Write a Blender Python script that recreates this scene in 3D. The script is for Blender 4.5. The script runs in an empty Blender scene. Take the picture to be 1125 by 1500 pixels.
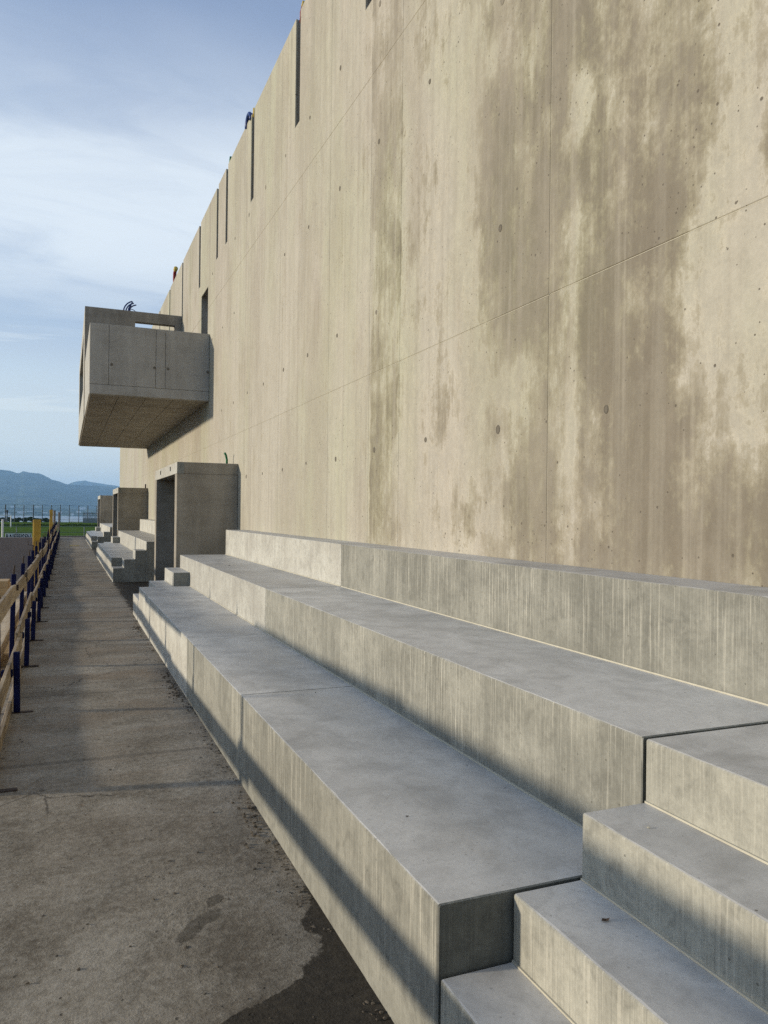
import bpy, bmesh, math, random
from mathutils import Vector, Matrix, noise as mnoise
R = math.radians
random.seed(7)
S = bpy.context.scene
COL = S.collection

# ------------------------------------------------------------------ camera
H = 1.65
YAW, PITCH, ROLL, FPX = R(22.425), R(0.1243), R(0.658), 1127.0
fw = Vector((math.sin(YAW)*math.cos(PITCH), math.cos(YAW)*math.cos(PITCH), math.sin(PITCH)))
r0 = Vector((math.cos(YAW), -math.sin(YAW), 0)); u0 = r0.cross(fw)
cr = r0*math.cos(ROLL) + u0*math.sin(ROLL); cu = -r0*math.sin(ROLL) + u0*math.cos(ROLL)
cam = bpy.data.cameras.new('camera'); co = bpy.data.objects.new('camera', cam); COL.objects.link(co)
co.matrix_world = Matrix(((cr.x, cu.x, -fw.x, 0), (cr.y, cu.y, -fw.y, 0), (cr.z, cu.z, -fw.z, H), (0, 0, 0, 1)))
cam.sensor_fit = 'VERTICAL'; cam.sensor_height = 24.0; cam.lens = 24.0*FPX/1500.0
cam.clip_start = 0.05; cam.clip_end = 40000
S.camera = co
S.render.resolution_x, S.render.resolution_y = 768, 1024
S.render.engine = 'CYCLES'
S.cycles.use_denoising = False; S.cycles.use_adaptive_sampling = False
try: S.cycles.sampling_pattern = 'BLUE_NOISE'
except Exception: pass
S.cycles.max_bounces = 6; S.cycles.diffuse_bounces = 3; S.cycles.volume_bounces = 1; S.cycles.sample_clamp_indirect = 4.0

# ------------------------------------------------------------------ sky, sun, exposure
SUN_EL = R(9.6)
to_sun = Vector((-1.0, 0.228, 0)).normalized()*math.cos(SUN_EL) + Vector((0, 0, math.sin(SUN_EL)))
SUN_AZ = math.atan2(to_sun.x, to_sun.y)            # clockwise from +Y
SKY_STRENGTH, SUN_STRENGTH, EXPOSURE = 0.15, 2.85, 0.82

W = bpy.data.worlds.new('World'); S.world = W; W.use_nodes = True
S.view_settings.view_transform = 'Standard'; S.view_settings.look = 'None'
S.view_settings.gamma = 1.0; S.view_settings.use_curve_mapping = False
S.view_settings.exposure = EXPOSURE


class NT:
    """small node-graph helper"""
    def __init__(s, tree):
        s.t = tree; s.n = tree.nodes; s.l = tree.links
    def put(s, sock, v):
        if v is None: return
        if isinstance(v, bpy.types.NodeSocket): s.l.new(v, sock)
        elif isinstance(v, (tuple, list)) and sock.type == 'RGBA' and len(v) == 3: sock.default_value = (*v, 1)
        else: sock.default_value = v
    def node(s, kind, **kw):
        n = s.n.new(kind)
        for k, v in kw.items(): setattr(n, k, v)
        return n
    def math(s, op, a, b=None, c=None, clamp=False):
        n = s.node('ShaderNodeMath', operation=op, use_clamp=clamp)
        for i, v in enumerate((a, b, c)):
            if v is not None: s.put(n.inputs[i], v)
        return n.outputs[0]
    def add(s, a, b): return s.math('ADD', a, b)
    def mul(s, a, b): return s.math('MULTIPLY', a, b)
    def sub(s, a, b): return s.math('SUBTRACT', a, b)
    def step(s, v, a, b, lo=0.0, hi=1.0):
        n = s.node('ShaderNodeMapRange', interpolation_type='SMOOTHSTEP')
        for i, q in enumerate((v, a, b, lo, hi)): s.put(n.inputs[i], q)
        return n.outputs[0]
    def lin(s, v, a, b, lo=0.0, hi=1.0):
        n = s.node('ShaderNodeMapRange')
        for i, q in enumerate((v, a, b, lo, hi)): s.put(n.inputs[i], q)
        return n.outputs[0]
    def noise(s, vec, scale=1.0, detail=4.0, rough=0.55, dist=0.0):
        n = s.node('ShaderNodeTexNoise')
        s.put(n.inputs['Vector'], vec); n.inputs['Scale'].default_value = scale
        n.inputs['Detail'].default_value = detail; n.inputs['Roughness'].default_value = rough
        n.inputs['Distortion'].default_value = dist
        return n.outputs['Fac']
    def voro(s, vec, scale, feature='F1', rnd=1.0, dims='3D'):
        n = s.node('ShaderNodeTexVoronoi', feature=feature, voronoi_dimensions=dims)
        s.put(n.inputs['Vector'], vec); n.inputs['Scale'].default_value = scale
        n.inputs['Randomness'].default_value = rnd
        return n.outputs['Distance'], (n.outputs['Color'] if feature == 'F1' else None)
    def vec(s, x, y, z):
        n = s.node('ShaderNodeCombineXYZ')
        for i, v in enumerate((x, y, z)): s.put(n.inputs[i], v)
        return n.outputs[0]
    def vmul(s, v, k):
        n = s.node('ShaderNodeVectorMath', operation='MULTIPLY'); s.put(n.inputs[0], v); n.inputs[1].default_value = k
        return n.outputs[0]
    def mix(s, f, a, b, blend='MIX'):
        n = s.node('ShaderNodeMix', data_type='RGBA', blend_type=blend)
        s.put(n.inputs[0], f); s.put(n.inputs[6], a); s.put(n.inputs[7], b)
        return n.outputs[2]
    def ramp(s, f, stops, interp='LINEAR'):
        n = s.node('ShaderNodeValToRGB'); n.color_ramp.interpolation = interp
        e = n.color_ramp.elements
        while len(e) < len(stops): e.new(0.5)
        for q, (p, c) in zip(e, stops):
            q.position = p; q.color = (*c, 1) if isinstance(c, tuple) else (c, c, c, 1)
        s.put(n.inputs[0], f)
        return n.outputs[0]
    def pos(s):
        g = s.node('ShaderNodeNewGeometry'); x = s.node('ShaderNodeSeparateXYZ'); s.l.new(g.outputs['Position'], x.inputs[0])
        m = s.node('ShaderNodeSeparateXYZ'); s.l.new(g.outputs['Normal'], m.inputs[0])
        return g.outputs['Position'], x.outputs[0], x.outputs[1], x.outputs[2], m.outputs
    def add3(s, v, f, k):
        n = s.node('ShaderNodeVectorMath', operation='ADD'); s.put(n.inputs[0], v)
        q = s.mul(s.sub(f, 0.5), k*2); s.put(n.inputs[1], s.vec(q, q, q))
        return n.outputs[0]
    def window(s, v, a, b, soft):
        return s.mul(s.step(v, a-soft, a+soft), s.step(v, b-soft, b+soft, 1.0, 0.0))


def world():
    g = NT(W.node_tree); g.n.clear()
    sky = g.node('ShaderNodeTexSky', sky_type='NISHITA'); sky.sun_disc = False
    sky.sun_elevation = SUN_EL; sky.sun_rotation = SUN_AZ
    sky.air_density = 1.0; sky.dust_density = 1.2; sky.ozone_density = 2.2; sky.altitude = 400
    tc = g.node('ShaderNodeTexCoord'); sp = g.node('ShaderNodeSeparateXYZ'); g.l.new(tc.outputs['Generated'], sp.inputs[0])
    x, y, z = sp.outputs
    zz = g.math('MAXIMUM', z, 0.0)
    k = g.math('DIVIDE', 1.0, g.add(zz, 0.16))
    p = g.vec(g.mul(x, k), g.mul(y, k), 0.0)
    big = g.noise(p, 0.55, 5, 0.5, 0.3)
    wisp = g.noise(g.vmul(p, (0.7, 1.6, 1)), 0.9, 7, 0.55, 0.5)
    # a bank of thin cloud over the lake, blue sky above it
    az = g.step(g.math('DIVIDE', g.add(g.mul(x, -0.30), g.mul(y, 0.954)), g.math('SQRT', g.math('MAXIMUM', g.sub(1.0, g.mul(z, z)), 0.001))), -0.6, 0.7)
    zw = g.add(z, g.add(g.mul(g.sub(wisp, 0.5), 0.24), g.mul(g.sub(big, 0.5), 0.14)))
    bank = g.mul(g.mul(g.step(zw, 0.17, 0.33), g.step(zw, 0.57, 0.36)), g.step(g.noise(g.vmul(p, (1.0, 2.4, 1)), 1.6, 8, 0.6, 0.8), 0.22, 0.60, 0.55, 1.0))
    streak = g.mul(g.step(g.noise(g.vec(g.mul(g.math('ARCTAN2', x, y), 1.6), 0.0, g.mul(z, 22.0)), 1.3, 6, 0.6, 0.4), 0.46, 0.62), g.step(z, 0.36, 0.10))
    cov = g.math('MAXIMUM', g.mul(bank, 0.88), g.mul(streak, 0.85))
    cov = g.mul(cov, g.add(0.30, g.mul(az, 0.70)))
    cov = g.math('MAXIMUM', cov, g.mul(g.step(wisp, 0.50, 0.75), 0.30))
    hz = g.step(z, 0.02, 0.32, 1.0, 0.0)                 # veil thickens to the horizon
    cov = g.math('MAXIMUM', cov, g.mul(hz, 0.92))
    tone = g.mix(g.noise(p, 1.5, 6, 0.55, 0.6), (CLOUD[0]*0.86, CLOUD[1]*0.88, CLOUD[2]*0.92), (CLOUD[0]*1.12, CLOUD[1]*1.11, CLOUD[2]*1.08))
    veil = g.step(g.noise(g.vmul(p, (1, 1.5, 1)), 0.5, 5, 0.55, 0.4), 0.25, 0.75, 0.42, 0.75)      # thin high cloud over the blue
    tone = g.mix(g.mul(hz, 0.7), tone, (CLOUD[0]*1.06, CLOUD[1]*1.02, CLOUD[2]*0.86))
    col = g.mix(cov, g.mix(veil, sky.outputs[0], (1.36, 1.63, 2.32)), tone)
    bg = g.node('ShaderNodeBackground'); g.put(bg.inputs[0], col); bg.inputs[1].default_value = SKY_STRENGTH
    out = g.node('ShaderNodeOutputWorld'); g.l.new(bg.outputs[0], out.inputs[0])
CLOUD = (3.25, 3.55, 3.80)
world()

sl = bpy.data.lights.new('sun', 'SUN'); sl.energy = SUN_STRENGTH; sl.angle = R(2.4); sl.color = (1.0, 0.88, 0.70)
so = bpy.data.objects.new('sun', sl); COL.objects.link(so); so.location = (-20, 5, 12)
so.rotation_euler = to_sun.to_track_quat('Z', 'Y').to_euler()


# ------------------------------------------------------------------ materials
def material(name):
    m = bpy.data.materials.new(name); m.use_nodes = True
    g = NT(m.node_tree); b = g.n['Principled BSDF']
    b.inputs['Roughness'].default_value = 0.8
    return m, g, b
def bump(g, b, h, strength, dist):
    n = g.node('ShaderNodeBump'); n.inputs['Strength'].default_value = strength; n.inputs['Distance'].default_value = dist
    g.put(n.inputs['Height'], h); g.l.new(n.outputs[0], b.inputs['Normal'])
def plain(name, col, rough=0.6, metal=0.0, var=0.15, scale=12.0):
    m, g, b = material(name)
    P, X, Y, Z, N = g.pos()
    f = g.noise(P, scale, 5, 0.6)
    g.put(b.inputs['Base Color'], g.mix(f, tuple(c*(1-var) for c in col), tuple(min(1, c*(1+var)) for c in col)))
    b.inputs['Roughness'].default_value = rough; b.inputs['Metallic'].default_value = metal
    return m

def mat_wall():
    m, g, b = material('board_cast_wall_concrete')
    P, X, Y, Z, N = g.pos()
    wob = g.sub(g.noise(P, 0.9, 5, 0.6), 0.5)
    Yw = g.add(Y, g.mul(wob, 0.9)); Zw = g.add(Z, g.mul(g.sub(g.noise(P, 0.55, 4, 0.6), 0.5), 2.2))
    def blot(y0, y1, z0, z1, sy, sz, w):
        return g.mul(g.mul(g.window(Yw, y0, y1, sy), g.window(Zw, z0, z1, sz)), w)
    # weathered areas of this wall (damp formwork, rain run-off) and one painted soft shadow, metres along it and up it
    bias = blot(1.7, 4.8, -1, 12, 0.30, 0.3, 0.36)
    for q in ((4.1, 5.0, 2.9, 5.6, .2, .3, .10), (6.46, 7.22, 0, 12, .03, .3, .20), (4.9, 5.4, 5.6, 12, .2, .4, .20),
              (5.6, 6.3, 3.2, 12, .2, .5, .10), (5.2, 6.2, 1, 2.6, .2, .3, .08), (2.2, 3.6, 1, 2.4, .3, .3, .08), (18.6, 20.6, 6.0, 12, .3, .6, .10), (10.5, 10.8, 3, 12, .05, .5, .06)):  # patch above the balcony: soft shadow streaks painted into the wall colour
        bias = g.add(bias, blot(*q))
    for q in ((2.0, 2.85, 1.6, 4.2, .2, .3, .34), (3.95, 4.25, 5.2, 7.4, .12, .3, .30), (3.0, 3.6, 7.4, 12, .2, .4, .26), (3.75, 4.0, 3.6, 4.2, .06, .15, .26),
              (3.75, 4.10, 1.3, 3.0, .10, .3, .20), (4.25, 4.75, 1.9, 2.7, .15, .2, .24), (2.0, 2.5, 6.0, 9.0, .2, .3, .2), (4.2, 4.7, 4.6, 5.3, .15, .2, .14)):
        bias = g.sub(bias, blot(*q))
    n1 = g.noise(g.vec(X, g.mul(Y, 1.3), g.mul(Z, 0.50)), 1.0, 9, 0.64, 0.2)
    n2 = g.noise(g.vec(X, g.mul(Y, 3.4), g.mul(Z, 0.80)), 1.4, 10, 0.70, 0.15)
    n3 = g.noise(g.vec(X, g.mul(Y, 10.0), g.mul(Z, 0.40)), 1.0, 6, 0.62, 0.2)
    n4 = g.noise(g.vec(X, g.mul(Y, 1.6), g.mul(Z, 1.1)), 5.5, 9, 0.74, 0.15)
    fine = g.noise(P, 16.0, 9, 0.72)
    c0 = lambda n, w: g.mul(g.sub(n, 0.5), w)
    near = g.step(Y, 8.2, 5.2)
    iso = g.noise(g.vec(X, Y, g.mul(Z, 0.80)), 1.9, 12, 0.72, 0.12)
    s = g.add(bias, g.add(g.add(c0(n1, 0.45), c0(n2, 0.45)), g.add(c0(n3, 0.50), g.add(c0(n4, 0.50), c0(fine, 0.45)))))
    s = g.add(s, g.mul(g.sub(iso, 0.5), g.add(0.45, g.mul(near, 1.05))))
    st = g.step(s, -0.04, 0.44)
    col = g.ramp(st, [(0.0, (0.402, 0.374, 0.308)), (0.25, (0.362, 0.332, 0.265)), (0.50, (0.300, 0.268, 0.198)), (0.75, (0.234, 0.205, 0.145)), (1.0, (0.172, 0.146, 0.106))])
    salt = g.mul(g.window(st, 0.10, 0.24, 0.07), g.step(Y, 8.5, 6.0, 0.15, 0.55))      # lime bloom along the damp edges
    col = g.mix(salt, col, (0.465, 0.430, 0.350))
    # greenish and pinkish casts between pours
    tint = g.noise(g.vec(X, g.mul(Y, 0.8), g.mul(Z, 0.3)), 0.9, 4, 0.5)
    col = g.mix(g.step(tint, 0.40, 0.66), col, g.mix(1.0, col, (0.955, 1.0, 0.90), 'MULTIPLY'))
    pk = g.noise(g.vec(X, Y, g.mul(Z, 0.6)), 0.45, 4, 0.55)
    col = g.mix(g.mul(g.step(pk, 0.48, 0.66), 0.35), col, g.mix(1.0, col, (1.02, 0.965, 0.985), 'MULTIPLY'))
    # light plank-wide vertical streaks
    pale = g.noise(g.vec(X, g.mul(Y, 7.0), g.mul(Z, 0.25)), 1.0, 5, 0.6)
    col = g.mix(g.mul(g.step(pale, 0.50, 0.70), 0.34), col, (0.465, 0.428, 0.350))
    gry = g.noise(g.vec(X, g.mul(Y, 12.0), g.mul(Z, 0.30)), 1.0, 5, 0.6)
    col = g.mix(g.mul(g.step(gry, 0.46, 0.70), 0.42), col, (0.275, 0.248, 0.195))
    mott = g.noise(g.vec(X, Y, g.mul(Z, 0.8)), 3.4, 9, 0.7, 0.4)
    col = g.mix(g.mul(g.step(mott, 0.50, 0.72), 0.30), col, (0.285, 0.258, 0.205))
    # grey rain runs under the parapet and the notches
    run = g.mul(g.step(g.noise(g.vec(X, g.mul(Y, 4.0), g.mul(Z, 0.12)), 1.0, 5, 0.62), 0.48, 0.68), g.step(Z, 5.6, 8.4))
    col = g.mix(g.mul(run, 0.50), col, (0.22, 0.205, 0.17))
    # soft grey-brown swathes of old rain over the whole wall
    sw = g.noise(g.vec(X, g.mul(Y, 0.75), g.mul(Z, 0.22)), 1.0, 9, 0.70, 0.15)
    col = g.mix(g.mul(g.step(sw, 0.45, 0.62), 0.52), col, (0.285, 0.252, 0.196))
    # plywood-sheet and pour grain: lightness wanders at every scale down to sand
    grain = g.add(g.mul(n4, 0.40), g.add(g.mul(fine, 0.35), g.mul(g.noise(P, 48.0, 4, 0.7), 0.25)))
    gv = g.lin(grain, 0.33, 0.67, 0.80, 1.20); gc = g.node('ShaderNodeCombineColor')
    for q in range(3): g.put(gc.inputs[q], gv)
    col = g.mix(1.0, col, gc.outputs[0], 'MULTIPLY')
    # bug holes
    def holes(sc, share, extra, r0, r1):
        d, c = g.voro(g.vec(Y, Z, 0.0), sc, 'F1', 1.0, '2D')
        cs = g.node('ShaderNodeSeparateColor'); g.l.new(c, cs.inputs[0])
        keep = g.math('LESS_THAN', cs.outputs[0], g.add(share, g.mul(dens, extra)))
        rad = g.add(r0, g.mul(cs.outputs[1], r1))
        return g.mul(keep, g.step(d, g.mul(rad, 0.7), g.mul(rad, 1.25), 1.0, 0.0))
    dens = g.step(g.noise(P, 0.9, 4, 0.6), 0.47, 0.60)
    hole = g.math('MAXIMUM', holes(8.0, 0.06, 0.26, 0.028, 0.040), holes(19.0, 0.03, 0.24, 0.050, 0.055))
    col = g.mix(g.mul(hole, 0.85), col, (0.085, 0.068, 0.048))
    g.put(b.inputs['Base Color'], col)
    g.put(b.inputs['Roughness'], g.lin(st, 0, 1, 0.86, 0.74))
    hgt = g.sub(g.add(g.mul(fine, 0.45), g.add(g.mul(n4, 0.5), g.mul(g.noise(P, 60, 3, 0.6), 0.15))), g.mul(hole, 1.2))
    bump(g, b, hgt, 0.40, 0.012)
    return m

Z1, Z2, Z3 = 0.528, 0.937, 1.350
def mat_bench(name, top, side_lo, side_hi, drip=1.0):
    """smooth trowelled top faces, rain-run side faces"""
    m, g, b = material(name)
    P, X, Y, Z, N = g.pos()
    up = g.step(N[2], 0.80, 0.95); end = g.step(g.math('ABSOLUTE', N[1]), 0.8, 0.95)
    H2 = g.add(Y, g.mul(X, 0.93))                                  # runs along whichever side face it is
    # each block came from its own pour
    oi = g.node('ShaderNodeObjectInfo'); rnd = oi.outputs['Random']
    # tops
    cl = g.noise(P, 1.6, 7, 0.6, 0.6); cl2 = g.noise(P, 5.5, 6, 0.62, 1.0)
    sp = g.noise(g.vmul(P, (1, 0.5, 1)), 0.8, 4, 0.6)
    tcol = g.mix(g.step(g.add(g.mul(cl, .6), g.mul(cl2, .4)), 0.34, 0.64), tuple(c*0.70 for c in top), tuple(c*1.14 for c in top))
    tcol = g.mix(g.mul(g.step(cl2, 0.60, 0.74), 0.35), tcol, tuple(c*0.62 for c in top))
    tcol = g.mix(g.mul(g.step(sp, 0.52, 0.7), 0.5), tcol, (top[0]*1.05, top[1]*0.98, top[2]*0.88))
    dots, dc = g.voro(g.vec(X, Y, 0.0), 6.0, 'F1', 1.0, '2D')
    dcs = g.node('ShaderNodeSeparateColor'); g.l.new(dc, dcs.inputs[0])
    dt = g.mul(g.math('LESS_THAN', dcs.outputs[0], 0.09), g.step(dots, 0.015, 0.032, 1.0, 0.0))
    tcol = g.mix(g.mul(dt, 0.8), tcol, (0.05, 0.045, 0.04))
    fdots, fdc = g.voro(g.vec(X, Y, 0.0), 26.0, 'F1', 1.0, '2D')
    fcs = g.node('ShaderNodeSeparateColor'); g.l.new(fdc, fcs.inputs[0])
    fp = g.mul(g.math('LESS_THAN', fcs.outputs[0], g.add(0.02, g.mul(g.step(cl2, 0.45, 0.62), 0.14))), g.step(fdots, 0.05, 0.12, 1.0, 0.0))
    tcol = g.mix(g.mul(fp, 0.65), tcol, tuple(c*0.42 for c in top))
    rd, rc = g.voro(g.add3(g.vec(X, Y, 0.0), g.noise(P, 6.0, 3, 0.6), 0.05), 1.3, 'F1', 1.0, '2D')
    rcs = g.node('ShaderNodeSeparateColor'); g.l.new(rc, rcs.inputs[0])
    rr_ = g.add(0.06, g.mul(rcs.outputs[1], 0.10))
    ring = g.mul(g.math('LESS_THAN', rcs.outputs[0], 0.40), g.window(g.sub(rd, rr_), -0.012, 0.012, 0.012))
    pud = g.mul(g.math('LESS_THAN', rcs.outputs[0], 0.40), g.step(rd, g.add(rr_, 0.10), rr_))
    tcol = g.mix(g.mul(pud, 0.22), tcol, tuple(c*0.60 for c in top))
    tcol = g.mix(g.mul(ring, 0.20), tcol, tuple(c*1.12 for c in top))
    fines = g.noise(P, 45.0, 6, 0.7)
    tcol = g.mix(g.mul(g.step(fines, 0.48, 0.70), 0.38), tcol, tuple(c*0.66 for c in top))
    scr = g.noise(g.vec(g.mul(X, 2.0), g.mul(Y, 30.0), Z), 1.0, 3, 0.5, 2.0)
    tcol = g.mix(g.mul(g.step(scr, 0.66, 0.70), 0.18), tcol, tuple(c*0.6 for c in top))
    # sides
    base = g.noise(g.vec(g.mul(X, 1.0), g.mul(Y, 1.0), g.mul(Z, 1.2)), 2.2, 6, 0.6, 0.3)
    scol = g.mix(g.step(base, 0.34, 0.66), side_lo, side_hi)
    zlen = g.noise(g.vec(H2, 0.0, 0.0), 7.0, 3, 0.6)
    wv = g.add(H2, g.mul(g.noise(g.vec(g.mul(H2, 3.0), 0.0, g.mul(Z, 5.0)), 1.0, 3, 0.6), 0.010))
    d1 = g.noise(g.vec(g.mul(wv, 96.0), 0.0, g.mul(Z, 1.3)), 1.0, 3, 0.6)
    d2 = g.noise(g.vec(g.mul(H2, 9.0), 3.0, g.mul(Z, 0.7)), 1.0, 5, 0.65)
    d3 = g.noise(g.vec(g.mul(wv, 190.0), 7.0, g.mul(Z, 2.2)), 1.0, 2, 0.5)
    blot = g.noise(P, 9.0, 7, 0.68, 0.5)
    area = g.step(g.noise(g.vec(g.mul(H2, 1.2), 1.0, Z), 1.0, 3, 0.6), 0.34, 0.62, 0.40, 1.0)
    scol = g.mix(g.mul(g.step(d2, 0.46, 0.70), 0.34), scol, tuple(c*1.18 for c in side_hi))
    scol = g.mix(g.mul(g.step(d2, 0.50, 0.28), 0.34), scol, tuple(c*0.68 for c in side_lo))
    scol = g.mix(g.mul(g.step(blot, 0.48, 0.66), 0.50), scol, tuple(c*0.72 for c in side_lo))
    zt = g.add(Z1, g.add(g.mul(g.math('GREATER_THAN', X, 1.40), 0.202), g.add(g.mul(g.math('GREATER_THAN', X, 1.65), 0.207), g.mul(g.math('GREATER_THAN', X, 2.3), 0.413))))
    drop = g.sub(zt, Z)
    ln_ = g.lin(g.noise(g.vec(g.mul(H2, 48.0), 11.0, 0.0), 1.0, 2, 0.6), 0.30, 0.70, 0.02, 0.62)
    fall = g.step(g.sub(ln_, drop), -0.06, 0.10, 0.30, 1.0)
    area = g.mul(g.mul(area, fall), g.sub(1.0, g.mul(end, 0.75)))
    lines = g.math('MAXIMUM', g.step(d1, 0.565, 0.615), g.mul(g.step(d3, 0.57, 0.64), 0.80))
    scol = g.mix(g.mul(g.mul(lines, area), 0.78*drip), scol, (0.49, 0.468, 0.390))
    dk = g.mul(g.math('MAXIMUM', g.step(d1, 0.43, 0.31), g.mul(g.step(d3, 0.42, 0.32), 0.7)), area)
    scol = g.mix(g.mul(dk, 0.55*drip), scol, (0.135, 0.130, 0.108))
    scol = g.mix(end, scol, g.mix(1.0, scol, (0.52, 0.54, 0.54), 'MULTIPLY'))   # end faces darkened, their shade put into the colour
    fn = g.noise(P, 30.0, 6, 0.65)
    scol = g.mix(g.mul(g.step(fn, 0.56, 0.75), 0.22), scol, (0.16, 0.15, 0.125))
    rg_ = g.lin(g.add(g.mul(fn, 0.6), g.mul(g.noise(P, 75.0, 3, 0.7), 0.4)), 0.34, 0.66, 0.84, 1.16); rc_ = g.node('ShaderNodeCombineColor')
    for q in range(3): g.put(rc_.inputs[q], rg_)
    scol = g.mix(1.0, scol, rc_.outputs[0], 'MULTIPLY')
    d5, c5 = g.voro(g.vec(H2, Z, 0.0), 13.0, 'F1', 1.0, '2D'); s5 = g.node('ShaderNodeSeparateColor'); g.l.new(c5, s5.inputs[0])
    pit = g.mul(g.math('LESS_THAN', s5.outputs[0], 0.16), g.step(d5, 0.03, 0.065, 1.0, 0.0))
    scol = g.mix(g.mul(pit, 0.65), scol, (0.075, 0.070, 0.055))
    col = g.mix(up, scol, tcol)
    k = g.lin(rnd, 0, 1, 0.90, 1.10)
    kk = g.node('ShaderNodeCombineColor')
    for i in range(3): g.put(kk.inputs[i], k)
    col = g.mix(1.0, col, kk.outputs[0], 'MULTIPLY')
    g.put(b.inputs['Base Color'], col)
    g.put(b.inputs['Roughness'], g.lin(up, 0, 1, 0.82, 0.48))
    hh = g.add(g.mul(fn, 0.5), g.add(g.mul(g.mul(d1, g.sub(1.0, up)), 0.35), g.mul(g.noise(P, 90, 2, 0.6), 0.15)))
    bump(g, b, hh, 0.22, 0.006)
    return m

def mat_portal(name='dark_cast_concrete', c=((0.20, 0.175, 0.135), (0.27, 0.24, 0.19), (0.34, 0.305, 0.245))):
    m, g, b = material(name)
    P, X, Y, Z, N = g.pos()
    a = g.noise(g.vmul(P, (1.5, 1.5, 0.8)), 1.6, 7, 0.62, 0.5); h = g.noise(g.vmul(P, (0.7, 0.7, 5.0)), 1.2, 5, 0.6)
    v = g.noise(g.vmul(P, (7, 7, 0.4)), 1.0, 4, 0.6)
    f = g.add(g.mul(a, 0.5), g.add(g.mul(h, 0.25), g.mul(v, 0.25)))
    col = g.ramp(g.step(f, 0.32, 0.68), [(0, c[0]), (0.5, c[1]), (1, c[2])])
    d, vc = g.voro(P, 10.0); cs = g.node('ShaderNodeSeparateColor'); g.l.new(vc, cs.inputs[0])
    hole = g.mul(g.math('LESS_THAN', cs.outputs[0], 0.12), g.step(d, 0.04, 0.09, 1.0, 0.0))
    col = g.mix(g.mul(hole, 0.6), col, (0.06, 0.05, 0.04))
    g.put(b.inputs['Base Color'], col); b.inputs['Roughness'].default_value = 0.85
    bump(g, b, g.add(a, g.mul(g.noise(P, 40, 4, 0.6), 0.3)), 0.25, 0.01)
    return m

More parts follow.
